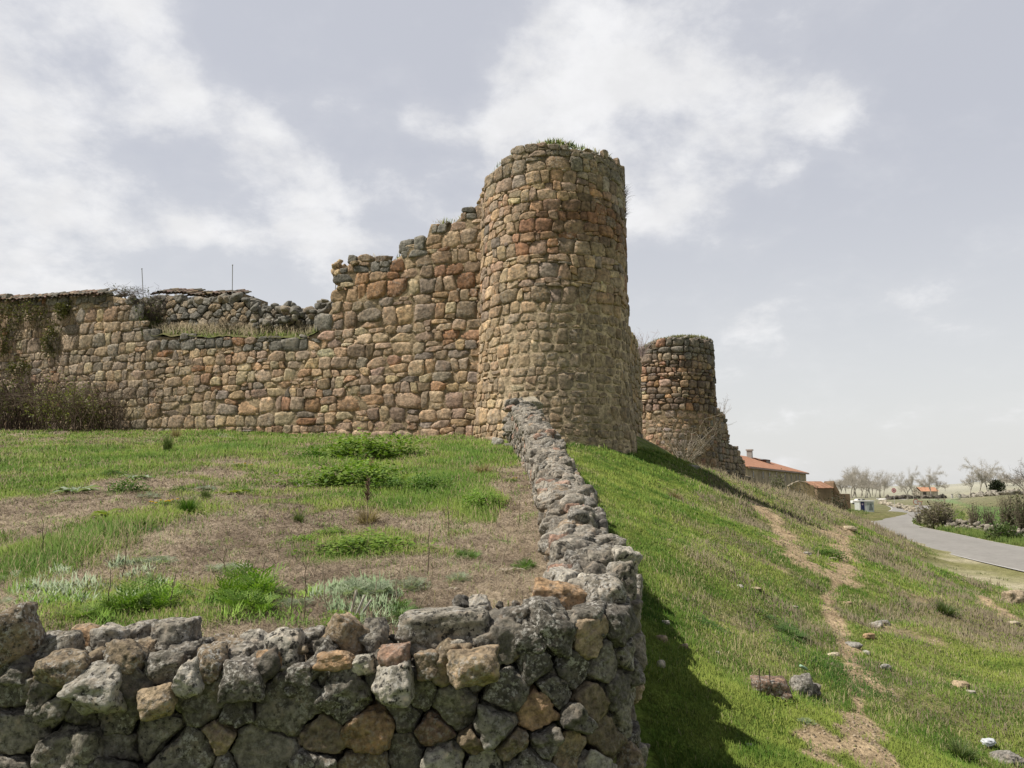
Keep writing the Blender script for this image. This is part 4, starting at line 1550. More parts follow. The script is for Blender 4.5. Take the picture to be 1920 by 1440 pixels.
# top of the return wall, the larger near stones
RC = [(1370 - 245, 1010, 0, 0)]
near_caps = []
for (px, py, w_, h_, Y, c) in [(1125, 1050, 90, 60, 4.75, L_), (1060, 1075, 70, 50, 4.7, G), (1175, 1040, 60, 70, 4.75, G), (1085, 1090, 50, 40, 4.5, L_), (1060, 1030, 80, 60, 5.0, L_), (1120, 1000, 90, 60, 5.3, G), (1165, 1000, 60, 60, 5.3, L_), (1055, 1000, 60, 50, 5.5, G), (1085, 975, 60, 40, 5.7, D_), (1140, 965, 80, 40, 5.8, G), (1040, 1050, 40, 50, 5.0, G)]:
    Yd = Y
    x, z = P(px, py, Yd)[0], dtop(0.7, Yd) + .07
    d = ray(px, py)
    pyz = 720  # height follows the wall, the picture row follows from it
    pt = np.array([d[0] / d[1] * Yd, Yd, z])
    sx, sz = w_ / 2 / FPX * Yd, h_ / 2 / FPX * Yd
    V, F = free_rock((sx, (sx + sz) * .6, sz * 1.05), 4, rng.uniform(10, 18), .11)
    V = V @ rotm(rng.normal() * .15, rng.normal() * .15, rng.uniform(-.4, .4)).T + pt - OFF
    o = mk('cap_stone', V, [F], M_DRY, np.tile((*(np.array(c) * rng.uniform(.95, 1.2)), 1.1), (len(V), 1)), dw)
mb = MB()
s = S_CORN + .25
while s < OUT.L - .1:
    x0, y0 = OUT.at(s)
    wid = np.interp(y0, [4.5, 6, 12, 18, 22], [.34, .40, .45, .48, .46])
    size = np.interp(y0, [4.4, 7, 12, 22], [.085, .085, .085, .10])
    for lay in range(3):
        for q in range(int(wid / (size * 1.45)) + 1):
            wv = -.04 - rng.uniform(0, 1) * (wid - .05)
            edge = min(abs(wv + .04), abs(wv + wid)) / (wid / 2)
            if lay == 2 and edge < .45:
                continue
            ss = s + rng.normal() * .05
            x, y = OUT.at(ss, wv)
            z = dtop(x, y) + lay * size * .72 - size * .25 + rng.normal() * .02 + (.05 * np.sin(ss * 1.7) if lay else 0)
            r = size * rng.uniform(.6, 1.55)
            V, F = free_rock((r * rng.uniform(.9, 1.35), r * rng.uniform(.8, 1.2), r * rng.uniform(.55, .85)), 3 if y0 < 13 else 2, rng.uniform(9, 16), .11)
            V = V @ rotm(rng.normal() * .3, rng.normal() * .3, rng.uniform(0, 6.3)).T + np.array([x, y, z]) - OFF
            c = pal[rng.choice(6, p=[.3, .25, .2, .08, .07, .10])] * rng.uniform(.8, 1.4)
            mb.add(V, F, (*c, rng.uniform(.5, 1.1)))
    s += size * 1.5
mb.build('coping', M_DRY, dw)
# end heap against the tower with its pale flat slab
p = P(988, 757, 22.0)
V, F = free_rock((.42, .35, .20), 4, 16, .07)
o = mk('cap_stone', V @ rotm(.1, -.1, .3).T + p - OFF, [F], M_DRY, np.tile((.40, .36, .28, .3), (len(V), 1)), dw)
o['label'] = 'big pale flat slab on the tower end of the wall'
mb = MB()
for k in range(150):
    t = rng.random()
    x, y = .25 + rng.uniform(-.35, .45), rng.uniform(20.8, 23.4)
    z = rng.uniform(1.0, 2.45 - .3 * abs(x - .3))
    r = rng.uniform(.10, .22)
    V, F = free_rock((r * 1.2, r, r * .7), 3, 12, .11)
    c = pal[rng.choice(6, p=[.3, .25, .2, .1, .05, .10])] * rng.uniform(.7, 1.15)
    mb.add(V @ rotm(*(rng.normal(size=3) * .5)).T + np.array([x, y, z]) - OFF, F, (*c, .8))
mb.build('end_heap', M_DRY, dw)
from mathutils import Vector, Matrix
# ------------------------------------------------------------------ grass
def scatter(n, u0, u1, y0, y1):
    u = rng.uniform(u0, u1, n)
    y = y0 * (y1 / y0) ** rng.random(n)
    return u * y, y


def surf(x, y):
    return np.stack([x, y, terr(x, y)], 1)


# terrace: living turf
x, y = scatter(420000, -.76, .06, 4.2, 31)
k = (inside(x, y) > .9)
x, y = x[k], y[k]
g = field_green(x, y)
k = rng.random(len(x)) < sst((g - .12) / .6) * .9 + .03
x, y, g = x[k], y[k], g[k]
n = len(x)
tall = np.zeros(n)
for px, py, rx, ry, a in [(160, 1030, 100, 40, 1.), (430, 848, 90, 20, .6), (60, 860, 100, 25, .4), (880, 860, 80, 30, .5), (720, 1030, 120, 30, .25), (640, 862, 90, 16, .5), (560, 812, 400, 14, .3), (800, 912, 40, 20, .6), (905, 945, 30, 20, .7)]:
    h, h2, hx = hitf(px, py), hitf(px, py - ry), hitf(px + rx, py)
    tall += a * np.exp(-((x - h[0]) / (abs(hx[0] - h[0]) + .05)) ** 2 - ((y - h[1]) / (abs(h2[1] - h[1]) + .05)) ** 2)
hh = rng.uniform(.02, .06, n) * (1 + .04 * y) * (1 + 1.9 * np.clip(tall, 0, 1.2))
cv = n2(x, y, 1.3, 3, 11.)
col = lerp((.085, .16, .02), (.20, .26, .05), np.clip(.45 + .7 * cv + rng.normal(size=n) * .25, 0, 1))
col = lerp(col, (.065, .14, .03), np.clip(tall, 0, 1)[:] * .6)
dry = rng.random(n) < np.clip(.38 - g * .25, .04, .5)
col = np.where(dry[:, None], lerp((.22, .17, .10), (.36, .29, .19), rng.random(n)), col)
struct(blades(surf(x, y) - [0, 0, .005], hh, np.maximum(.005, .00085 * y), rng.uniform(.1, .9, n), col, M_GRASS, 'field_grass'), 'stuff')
# terrace: matted straw
x, y = scatter(230000, -.76, .06, 4.2, 26)
k = (inside(x, y) > .9)
x, y = x[k], y[k]
g = field_green(x, y)
k = rng.random(len(x)) < 1.0 - sst((g - .25) / .55) * .93
x, y = x[k], y[k]
n = len(x)
col = lerp((.17, .13, .095), (.47, .39, .29), np.clip(.40 + .5 * n2(x, y, 1.2, 3, 3.) + rng.normal(size=n) * .3, 0, 1))
pos = surf(x, y)
pos[:, 2] += rng.uniform(-.01, .012, n)
struct(blades(pos, rng.uniform(.05, .22, n) * (.6 + .03 * y), np.maximum(.003, .0006 * y), rng.uniform(.93, 1.0, n), col, M_STRAW, 'dry_straw'), 'stuff')
# the bank outside
x, y = scatter(430000, .06, .80, 4.0, 75)
k = (inside(x, y) < .02) & (x > np.interp(y, OUT.y[900:], OUT.x[900:]) + .03)
x, y = x[k], y[k]
pm = path_mask(x, y)
z = terr(x, y)
k = (rng.random(len(x)) > pm * .97 - .02) & (z > -3.35)
x, y, z = x[k], y[k], z[k]
n = len(x)
t = slope_tone(x, y)
hh = rng.uniform(.012, .036, n) * (1 + .04 * y) * (1 + .6 * np.clip(n2(x, y, 1.1, 2, 5.), 0, 1))
cv = n2(x, y, .8, 3, 13.) + .7 * n2(x, y, 3.2, 2, 17.)
col = lerp((.05, .115, .012), (.215, .265, .055), np.clip(.5 + .75 * cv + rng.normal(size=n) * .2, 0, 1))
hh = hh * (1 + .9 * np.clip(n2(x, y, 2.7, 2, 19.), 0, 1))
drk = lerp((.19, .18, .08), (.40, .35, .21), rng.random(n))
heath = (n2(x, y, .9, 3, 21.) > .15) & (t > .55)
drk = np.where(heath[:, None], lerp((.14, .115, .085), (.27, .22, .165), rng.random(n)), drk)
kd = rng.random(n) < np.clip(t * .72 - .05, .03, .72)
col = np.where(kd[:, None], drk, col)
hh = np.where(kd, hh * rng.uniform(.7, 1.4, n), hh)
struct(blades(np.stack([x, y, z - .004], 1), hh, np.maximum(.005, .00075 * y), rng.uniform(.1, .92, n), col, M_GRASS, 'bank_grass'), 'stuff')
# rough clumps on the bank and along the right verge, merged ground cover
cl, F3, F4, Cc, nn = [], [], [], [], 0


def clumps(xc, yc, rad, hgt, nb, colA, colB, name, wk=.0009, kind='stuff'):
    m = len(xc)
    a = rng.uniform(0, 2 * pi, (m, nb))
    r = np.sqrt(rng.random((m, nb))) * rad[:, None]
    X, Y = xc[:, None] + r * np.cos(a), yc[:, None] + r * np.sin(a)
    h = hgt[:, None] * rng.uniform(.4, 1.1, (m, nb)) * (1.1 - .6 * (r / rad[:, None]) ** 2)
    tone = np.clip(rng.random((m, 1)) * .7 + rng.random((m, nb)) * .3, 0, 1)
    c = lerp(colA, colB, tone)
    X, Y, h, c = X.ravel(), Y.ravel(), h.ravel(), c.reshape(-1, 3)
    return struct(blades(surf(X, Y) - [0, 0, .02], h, np.maximum(.006, wk * Y), rng.uniform(.1, .9, len(X)), c, M_GRASS, name), kind)


def pick(n, u0, u1, y0, y1, cond):
    x, y = scatter(n * 6, u0, u1, y0, y1)
    z = terr(x, y)
    k = cond(x, y, z)
    x, y = x[k][:n], y[k][:n]
    return x, y


x, y = pick(420, .22, .68, 9, 62, lambda x, y, z: (inside(x, y) < .02) & (slope_tone(x, y) > .6) & (path_mask(x, y) < .3) & (z > -3.6))
clumps(x, y, .10 + .012 * y, .08 + .009 * y, 45, (.13, .11, .075), (.27, .23, .16), 'heath_scrub')
x, y = pick(700, .1, .7, 5, 60, lambda x, y, z: (inside(x, y) < .02) & (path_mask(x, y) < .2) & (z > -3.6) & (x > 1.2) & (slope_tone(x, y) < .75))
clumps(x, y, .08 + .011 * y, .05 + .006 * y, 45, (.045, .11, .018), (.20, .28, .05), 'weed_cover')
# mottling of the terrace: small weeds nobody could count
x, y = pick(480, -.74, .03, 6.0, 30, lambda x, y, z: (inside(x, y) > .95) & (rng.random(len(x)) < .45 + .55 * sst((y - 11) / 5)))
clumps(x, y, .06 + .010 * y, .05 + .0045 * y, 60, (.06, .13, .025), (.19, .29, .05), 'field_weeds')
x, y = pick(240, -.74, .03, 5.5, 28, lambda x, y, z: inside(x, y) > .95)
clumps(x, y, .06 + .009 * y, .04 + .003 * y, 50, (.24, .29, .17), (.36, .40, .26), 'field_weeds')
x, y = pick(220, -.74, .03, 8, 30, lambda x, y, z: inside(x, y) > .95)
clumps(x, y, .10 + .012 * y, .05 + .004 * y, 50, (.22, .17, .11), (.42, .34, .24), 'dry_straw')
def pxpatch(n, x0, x1, y0, y1):
    q = np.array([hitf(rng.uniform(x0, x1), rng.uniform(y0, y1)) for _ in range(n)])
    return q[:, 0], q[:, 1]


for n_, box, cA, cB in [(26, (40, 330, 1105, 1185), (.10, .20, .03), (.24, .35, .07)), (22, (0, 320, 1060, 1150), (.22, .29, .18), (.38, .44, .31)), (14, (380, 580, 1110, 1190), (.10, .21, .03), (.24, .36, .07)), (14, (600, 800, 1100, 1185), (.18, .27, .14), (.34, .41, .27))]:
    x, y = pxpatch(n_, *box)
    clumps(x, y, rng.uniform(.08, .16, n_), rng.uniform(.06, .15, n_), 110, cA, cB, 'field_weeds', .0022)
# clover patch
h = hit(1545, 1245)
m = 130
x, y = h[0] + rng.normal(size=m) * .30, h[1] + rng.normal(size=m) * .42
clumps(x, y, np.full(m, .10), np.full(m, .085), 40, (.035, .085, .015), (.06, .125, .022), 'clover_patch')
# verge right of the road and left foot
x, y = pick(900, .45, .75, 33, 130, lambda x, y, z: (z < -3.2) & (road_side(x, y)[1] > .6) & (road_side(x, y)[1] < 5.5))
clumps(x, y, .2 + .006 * y, .18 + .006 * y, 26, (.055, .11, .02), (.15, .18, .05), 'verge_weeds', .0008)
x, y = pick(170, .36, .75, 14, 90, lambda x, y, z: (z < -2.4) & (road_side(x, y)[0] < -2.0) & (road_side(x, y)[0] > -9) & (path_mask(x, y) < .3))
clumps(x, y, .12 + .006 * y, .06 + .003 * y, 24, (.08, .11, .03), (.22, .21, .11), 'foot_weeds', .0008)
x, y = pick(300, .40, .60, 45, 125, lambda x, y, z: (road_side(x, y)[0] < -1.0) & (z < -2.6))
clumps(x, y, .15 + .006 * y, .06 + .003 * y, 20, (.07, .12, .03), (.16, .18, .06), 'foot_weeds', .0008)


# gravel and clods on the worn paths
gx, gy = scatter(60000, .18, .72, 4.5, 45)
gk = (path_mask(gx, gy) > .35) & (inside(gx, gy) < .02)
gx, gy = gx[gk][:1500], gy[gk][:1500]
gz = terr(gx, gy)
I1, I1F = ico(1)
q = I1[None] * (1 + .35 * rng.normal(size=(len(gx), len(I1), 1)).clip(-.9, .9)) * (rng.uniform(.004, .013, (len(gx), 1, 1)) * (.6 + .06 * gy[:, None, None])) * np.array([1.2, 1, .7])
q = q + np.stack([gx, gy, gz], 1)[:, None]
gcol = lerp((.22, .17, .115), (.40, .33, .24), rng.random(len(gx)))
struct(mk('gravel', q.reshape(-1, 3), [(I1F[None] + (np.arange(len(gx)) * len(I1))[:, None, None]).reshape(-1, 3)], M_FILL, np.repeat(gcol, len(I1), 0)), 'stuff')
gx, gy = scatter(1500, -.74, .03, 5, 20)
gk = (inside(gx, gy) > .95) & (field_green(gx, gy) < .4)
gx, gy = gx[gk][:260], gy[gk][:260]
gz = terr(gx, gy)
q = I1[None] * (1 + .3 * rng.normal(size=(len(gx), len(I1), 1)).clip(-.9, .9)) * (rng.uniform(.006, .022, (len(gx), 1, 1)) * (.7 + .05 * gy[:, None, None])) * np.array([1.2, 1, .7]) + np.stack([gx, gy, gz], 1)[:, None]
gcol = lerp((.16, .12, .09), (.42, .37, .30), rng.random(len(gx)))
struct(mk('gravel', q.reshape(-1, 3), [(I1F[None] + (np.arange(len(gx)) * len(I1))[:, None, None]).reshape(-1, 3)], M_FILL, np.repeat(gcol, len(I1), 0)), 'stuff')

# ------------------------------------------------------------------ plants
def pinnate(mb, base, az, L, pitch, droop, cA, cB, wide=.34, npair=9):
    t = np.linspace(0, 1, npair + 1)
    r = np.cumsum(np.concatenate([[0], np.cos(pitch - droop * (t[:-1] + .05))])) / npair * L
    z = np.cumsum(np.concatenate([[0], np.sin(pitch - droop * (t[:-1] + .05))])) / npair * L
    d = np.array([cos(az), sin(az), 0])
    sd = np.array([-sin(az), cos(az), 0])
    ax = base + d * r[:, None] + np.array([0, 0, 1]) * z[:, None]
    V, F, C = [], [], []
    for i in range(1, npair + 1):
        f = i / npair
        ln = L * wide * (sin(pi * min(1, .12 + .88 * f)) ** .7 * .9 + .12)
        tang = ax[i] - ax[i - 1]
        tang = tang / (np.linalg.norm(tang) + 1e-9)
        for s in (-1, 1):
            dirp = sd * s * .85 + tang * .55 + np.array([0, 0, rng.uniform(-.05, .22)])
            dirp /= np.linalg.norm(dirp)
            p0, p3 = ax[i], ax[i] + dirp * ln
            c = cA + (cB - cA) * rng.random()
            # three toothed lobes along each leaflet
            for q in (.35, .7, 1.0):
                b0 = p0 + dirp * ln * (q - .33)
                tip = p0 + dirp * ln * q
                wd = tang * ln * .20 * (1.15 - q * .6)
                n0 = len(V)
                V += [b0, b0 + dirp * ln * .18 + wd, tip, b0 + dirp * ln * .18 - wd]
                F.append((n0, n0 + 1, n0 + 2, n0 + 3))
                C += [c * .7, c, c * 1.15, c]
    mb.add(np.array(V), np.array(F), np.array(C))


def fern_mesh(n, seed, cA, cB, hgt=1.0):
    """feathery weed of unit radius: several crowns grown together"""
    mb = MB()
    cA, cB = np.array(cA), np.array(cB)
    crowns = [(0, 0, 1.0)] + [(.60 * sqrt(rng.random()) * cos(a), .60 * sqrt(rng.random()) * sin(a), rng.uniform(.6, .95)) for a in rng.uniform(0, 6.28, 6)]
    for cx, cy, cs in crowns:
        m = int(n * .42)
        tone = rng.uniform(.75, 1.15)
        for i in range(m):
            a = i * 2.399 + rng.normal() * .3
            ring = (i + .5) / m
            base = np.array([cx + cos(a) * .10 * ring, cy + sin(a) * .10 * ring, .02])
            pinnate(mb, base, a, cs * rng.uniform(.38, .62), (1.35 - .95 * ring) * hgt + rng.normal() * .15, rng.uniform(.7, 1.3), cA * tone, cB * tone, .40, 8)
    return mb


def broad_mesh(n, cA, cB, wid=.2, rise=.5):
    mb = MB()
    cA, cB = np.array(cA), np.array(cB)
    for i in range(n):
        a = i * 2.399 + rng.normal() * .25
        L = rng.uniform(.6, 1.0)
        d, sd = np.array([cos(a), sin(a), 0]), np.array([-sin(a), cos(a), 0])
        t = np.linspace(0, 1, 7)
        wv = wid * L * np.sin(pi * (t * .9 + .06)) * (1 + .25 * np.sin(t * 19 + i))
        zz = rise * L * (np.sin(t * 2.2) * .8) * rng.uniform(.5, 1.1) + .03
        mid = d * (t * L)[:, None] + np.array([0, 0, 1]) * zz[:, None]
        up = np.array([0, 0, 1]) * (wv * .5)[:, None]
        V = np.stack([mid + sd * wv[:, None] + up, mid, mid - sd * wv[:, None] + up], 1).reshape(-1, 3)
        c = cA + (cB - cA) * rng.random()
        C = np.tile(c, (len(V), 1))
        C[1::3] *= 1.3
        mb.add(V, grid_faces(7, 3), C)
    return mb


def mound_mesh(n, cA, cB, flat=.55, leaf=.09):
    mb = MB()
    a, b = rng.uniform(0, 2 * pi, n), np.arccos(rng.uniform(0, 1, n))
    r = rng.uniform(.45, 1.0, n) * (1 + .22 * np.sin(a * 3 + 1) + .15 * np.sin(a * 7))
    p = np.stack([r * np.sin(b) * np.cos(a), r * np.sin(b) * np.sin(a), r * np.cos(b) * flat + .02], 1)
    az = rng.uniform(0, 2 * pi, n)
    d = np.stack([np.cos(az), np.sin(az), rng.uniform(-.4, .8, n)], 1)
    s = np.stack([-np.sin(az), np.cos(az), rng.uniform(-.4, .4, n)], 1)
    kp = fbm(p * 3.4 + rng.uniform(0, 60, 3), 2) > -.45 - .5 * rng.random(n)
    p, d, s, r, b = p[kp], d[kp], s[kp], r[kp], b[kp]
    n = len(p)
    l = leaf * rng.uniform(.6, 1.4, n)[:, None]
    V = np.stack([p, p + d * l * .5 + s * l * .4, p + d * l, p + d * l * .5 - s * l * .4], 1).reshape(-1, 3)
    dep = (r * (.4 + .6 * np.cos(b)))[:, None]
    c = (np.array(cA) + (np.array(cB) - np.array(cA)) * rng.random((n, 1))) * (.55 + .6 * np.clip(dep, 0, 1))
    mb.add(V, np.arange(4 * n).reshape(-1, 4), np.repeat(c, 4, 0))
    return mb


def tuss_mesh(n, cA, cB, lean=.9):
    mb = MB()
    a = rng.uniform(0, 2 * pi, n)
    r = .22 * np.sqrt(rng.random(n))
    V, F, C = blades(np.stack([r * np.cos(a), r * np.sin(a), r * 0], 1), rng.uniform(.6, 1.15, n), np.full(n, .028), rng.uniform(.1, lean, n), np.array(cA) + (np.array(cB) - np.array(cA)) * rng.random((n, 1)), az=a + rng.normal(size=n) * .4)
    mb.add(V, F, C)
    return mb


GREYG = ((.22, .30, .18), (.42, .48, .34))
BRIG = ((.12, .24, .03), (.26, .38, .07))
MIDG = ((.10, .20, .045), (.20, .32, .09))
PROTO = {}


def proto(kind):
    v = rng.integers(2)
    if (kind, v) in PROTO:
        return PROTO[(kind, v)]
    m = {'fern_grey': lambda: fern_mesh(30, 0, *GREYG), 'fern': lambda: fern_mesh(34, 0, *BRIG), 'fern_mid': lambda: fern_mesh(30, 0, *MIDG),
         'broad': lambda: broad_mesh(11, (.10, .17, .05), (.20, .27, .10)), 'thistle': lambda: broad_mesh(16, (.16, .22, .14), (.32, .37, .27), .16, .35), 'yellowish': lambda: broad_mesh(12, (.15, .21, .03), (.27, .31, .06), .2, .5),
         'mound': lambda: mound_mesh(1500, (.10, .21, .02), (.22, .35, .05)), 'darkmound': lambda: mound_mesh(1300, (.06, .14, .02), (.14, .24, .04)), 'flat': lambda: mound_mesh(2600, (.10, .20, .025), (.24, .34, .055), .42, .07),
         'tussock': lambda: tuss_mesh(260, (.06, .10, .03), (.15, .18, .07)), 'drytuft': lambda: tuss_mesh(240, (.20, .155, .10), (.38, .31, .21), .98), 'grass': lambda: tuss_mesh(320, (.05, .12, .018), (.11, .19, .035))}[kind]()
    o = m.build('foliage', M_LEAF)
    COL.objects.unlink(o)
    PROTO[(kind, v)] = o.data
    return o.data


def plant(name, px, py, wpx_, kind, label, cat='weed', zs=1.0, group=None, fn=hitf, flowers=0):
    h = fn(px, py)
    r = wpx_ / 2 / FPX * h[1] * (1.1 if kind in ('broad', 'thistle', 'yellowish') else 1.45)
    me = proto(kind)
    o = bpy.data.objects.new(name, me)
    COL.objects.link(o)
    o.location = (h[0], h[1], h[2] - .015)
    e_ = .25
    nx_, ny_ = (tz(h[0] - e_, h[1]) - tz(h[0] + e_, h[1])) / (2 * e_), (tz(h[0], h[1] - e_) - tz(h[0], h[1] + e_)) / (2 * e_)
    qn = Vector((nx_ * .85, ny_ * .85, 1)).normalized()
    o.rotation_euler = (Vector((0, 0, 1)).rotation_difference(qn).to_matrix() @ Matrix.Rotation(rng.uniform(0, 6.28), 3, 'Z')).to_euler()
    o.scale = (r, r, r * zs * (1.25 if kind.startswith('fern') else 1.15))
    tag(o, label, cat, group)
    if flowers:
        mb = MB()
        for i in range(flowers):
            a, q = rng.uniform(0, 6.28), sqrt(rng.random()) * .85
            p = np.array([q * cos(a), q * sin(a), .42 + rng.uniform(0, .2)])
            mb.tube([p * [1, 1, .2], p], .012, 4, (.12, .2, .04))
            mb.add(ico(1)[0] * [.085, .085, .04] + p, ico(1)[1], (.62, .42, .01))
            mb.build('flower', M_LEAF, o)
            mb = MB()
    return o


PL = [
    ('fern_weed', 480, 1120, 165, 'fern', 'large bright green feathery weed in the middle of the near field', 1.0),
    ('fern_weed', 455, 1168, 140, 'fern', 'feathery weed right behind the front wall, below the large one', .8),
    ('fern_weed', 240, 1150, 160, 'fern', 'wide light green feathery weed left, close behind the front wall', .85),
    ('fern_weed', 330, 1120, 70, 'fern_mid', 'small feathery weed at the right tip of the wide left one', .8),
    ('fern_weed', 150, 1165, 110, 'fern', 'low feathery weed at the far left behind the front wall', .6),
    ('fern_weed', 540, 1150, 70, 'fern_grey', 'greyish weed at the right foot of the large bright weed', .7),
    ('fern_weed', 665, 1128, 110, 'fern_grey', 'silvery feathery weed beside the white dry stems', .85),
    ('fern_weed', 770, 1112, 80, 'fern_grey', 'pale grey green weed above the dark long cap stone', .5),
    ('fern_weed', 765, 1160, 95, 'fern_mid', 'green fern-like weed touching the long grey cap stone', .8),
    ('fern_weed', 640, 1180, 66, 'flat', 'low bright weed patch behind the tan angular cap stone', .8),
    ('fern_weed', 440, 1072, 80, 'fern_grey', 'silvery weed above the large bright feathery weed', .7),
    ('fern_weed', 470, 1098, 30, 'broad', 'tiny weed between the silvery and the large bright weed', .8),
    ('fern_weed', 268, 1062, 95, 'fern_grey', 'silvery weed at the right end of the tall grass patch', .5),
    ('fern_weed', 285, 1092, 75, 'fern_mid', 'weed just below the silvery one by the tall grass', .6),
    ('fern_weed', 195, 1100, 80, 'fern_grey', 'flat silvery weed below the tall grass patch', .45),
    ('fern_weed', 100, 1108, 70, 'fern_mid', 'broken topped weed left below the tall grass patch', .6),
    ('fern_weed', 20, 1085, 80, 'fern_grey', 'silvery weed cut by the left edge, lower field', .7),
    ('fern_weed', 10, 1135, 60, 'fern_grey', 'small silvery weed at the left edge above the slab stone', .6),
    ('thistle', 140, 925, 95, 'thistle', 'large silvery thistle rosette in the left middle field', .9),
    ('thistle', 260, 900, 62, 'thistle', 'silvery thistle next to the dark leafy clump', .9),
    ('leafy_clump', 240, 922, 50, 'darkmound', 'dark leafy clump right of the large silvery thistle', 1.2),
    ('leafy_clump', 215, 895, 36, 'darkmound', 'small dark clump above the large silvery thistle', 1.0),
    ('fern_weed', 285, 935, 60, 'fern_grey', 'flat grey weed below the dark leafy clump', .4),
    ('leafy_clump', 340, 925, 36, 'darkmound', 'round dark green clump alone on dry soil, left of centre', .9),
    ('thistle', 390, 915, 50, 'thistle', 'flat pale thistle right of the round dark clump', .5),
    ('leaf_rosette', 430, 932, 70, 'yellowish', 'yellow green leafy rosette in the middle field', .7),
    ('leafy_clump', 462, 925, 30, 'darkmound', 'small dark clump at the end of the yellow green rosette', 1.),
    ('leaf_rosette', 100, 972, 34, 'broad', 'small star-shaped leaf rosette on bare soil, left', .8),
    ('leaf_rosette', 202, 982, 62, 'yellowish', 'lush broad leaf rosette on bare soil above the tall grass', .9),
    ('thistle', 280, 998, 60, 'thistle', 'flat silvery rosette right of the lush broad leaf one', .3),
    ('leaf_rosette', 465, 1025, 36, 'yellowish', 'small bright rosette on dry soil above centre of near field', .6),
    ('leaf_rosette', 370, 1015, 26, 'broad', 'tiny pale rosette left of the small bright rosette', .4),
    ('grass_tuft', 352, 972, 50, 'grass', 'bright grass tuft below the yellow flowers', .9),
    ('tussock', 315, 852, 30, 'tussock', 'spiky dark grass tussock in the upper field', 1.5),
    ('tussock', 385, 948, 34, 'tussock', 'olive tussock right of the yellow flower patch', 1.1),
    ('leafy_clump', 590, 862, 62, 'darkmound', 'dark green bush at the left of the upper field green strip', .8),
    ('leafy_clump', 690, 858, 150, 'flat', 'long bright green mat in the upper field', .8),
    ('leafy_clump', 655, 908, 150, 'flat', 'wide bright green mat left of the dry brown plant', .8),
    ('leafy_clump', 735, 918, 60, 'darkmound', 'green clump touching the dry brown plant', .9),
    ('leafy_clump', 800, 920, 64, 'darkmound', 'round dark bush alone right of the bright mats', 1.1),
    ('leafy_clump', 902, 948, 62, 'mound', 'round light green bush near the return wall', 1.0),
    ('leafy_clump', 568, 1012, 52, 'mound', 'small bright clump left of the middle grass patch', .7),
    ('leafy_clump', 625, 992, 56, 'flat', 'low weed above the middle grass patch', .8),
    ('leafy_clump', 690, 1030, 150, 'flat', 'wide flat green patch in the middle of the near field', .5),
    ('fern_weed', 875, 1045, 60, 'fern_mid', 'bright feathery weed right of the middle grass patch', .9),
    ('fern_weed', 865, 1098, 60, 'fern_grey', 'pale silvery weed in the near right field', .6),
    ('fern_weed', 978, 1078, 56, 'fern_mid', 'leafy weed against the foot of the return wall', 1.3),
    ('fern_weed', 945, 1012, 30, 'broad', 'small dark weed near the foot of the return wall', .7),
    ('fern_weed', 932, 822, 52, 'fern_grey', 'grey green weed at the foot of the tall tower', .9),
    ('dry_tuft', 690, 975, 70, 'drytuft', 'grey dry tuft below the dry brown plant', .6),
    ('dry_tuft', 905, 892, 60, 'drytuft', 'bent dry grass tuft in the upper right field', .5),
    ('dry_tuft', 330, 820, 30, 'drytuft', 'dry tuft near the castle wall foot, left', 1.0),
    ('dry_tuft', 560, 975, 34, 'tussock', 'mixed dry and green tuft left of the middle green weed', .8),
    ('dry_tuft', 695, 880, 26, 'drytuft', 'upright dry tuft between the two bright green mats', 1.2),
]
for nm, px, py, wv, kd, lb, zs in PL:
    cat = {'fern_weed': 'weed', 'thistle': 'thistle', 'leafy_clump': 'leafy plant', 'leaf_rosette': 'rosette plant', 'grass_tuft': 'grass tuft', 'tussock': 'grass tuft', 'dry_tuft': 'dry grass'}[nm]
    plant(nm, px, py, wv, kd, lb, cat, zs * 1.0)
plant('dandelion', 312, 955, 46, 'flat', 'yellow flowering dandelion clump in the middle field', 'flower', .6, flowers=9)
plant('dandelion', 455, 880, 34, 'flat', 'small yellow flowers in the upper field', 'flower', .5, flowers=6)
plant('dandelion', 958, 905, 22, 'flat', 'yellow flower near the return wall', 'flower', .9, flowers=4)
# on the bank
for nm, px, py, wv, kd, lb, zs in [('weed_tuft', 1555, 1042, 44, 'darkmound', 'dark tuft on the bank left of the far sandy path', .8), ('weed_tuft', 1770, 1150, 60, 'tussock', 'brown scrub on the bank at the right', .5), ('weed_tuft', 1460, 1170, 90, 'fern_mid', 'leafy weed patch on the bank above the boulders', .3),
                                   ('weed_tuft', 1515, 1352, 34, 'fern_grey', 'bluish weed on the bank below the boulders', .6), ('weed_tuft', 1445, 1310, 70, 'mound', 'leafy green growth in front of the brown boulder', .35), ('weed_tuft', 1525, 1312, 50, 'darkmound', 'small leafy growth below the grey pointed boulder', .35),
                                   ('weed_tuft', 1800, 1420, 80, 'tussock', 'dull scrub at the bottom right corner of the bank', .5), ('weed_tuft', 1320, 1170, 80, 'darkmound', 'dark weed on the bank right of the wall shadow', .25), ('weed_tuft', 1265, 935, 50, 'drytuft', 'brown dead tuft on the bank below the shorter tower', .4)]:
    plant(nm, px, py, wv, kd, lb, 'weed', zs, fn=hit)


# dry brown plant and standing stalks
def stalk_mesh(h, lean, col, branches=3, rad=.004):
    mb = MB()
    a = rng.uniform(0, 6.28)
    t = np.linspace(0, 1, 7)
    ax = np.stack([lean[0] * t ** 1.3, lean[1] * t ** 1.3, t * h], 1) + rng.normal(size=(7, 3)) * .006
    mb.tube(ax, rad * (1.1 - .6 * t), 5, col)
    for b in range(branches):
        i = rng.integers(2, 6)
        d = np.array([rng.normal(), rng.normal(), rng.uniform(.4, 1.2)])
        d *= h * rng.uniform(.12, .3) / np.linalg.norm(d)
        mb.tube([ax[i], ax[i] + d * .5 + [0, 0, .01], ax[i] + d], [rad * .6, rad * .5, rad * .25], 4, col)
    return mb


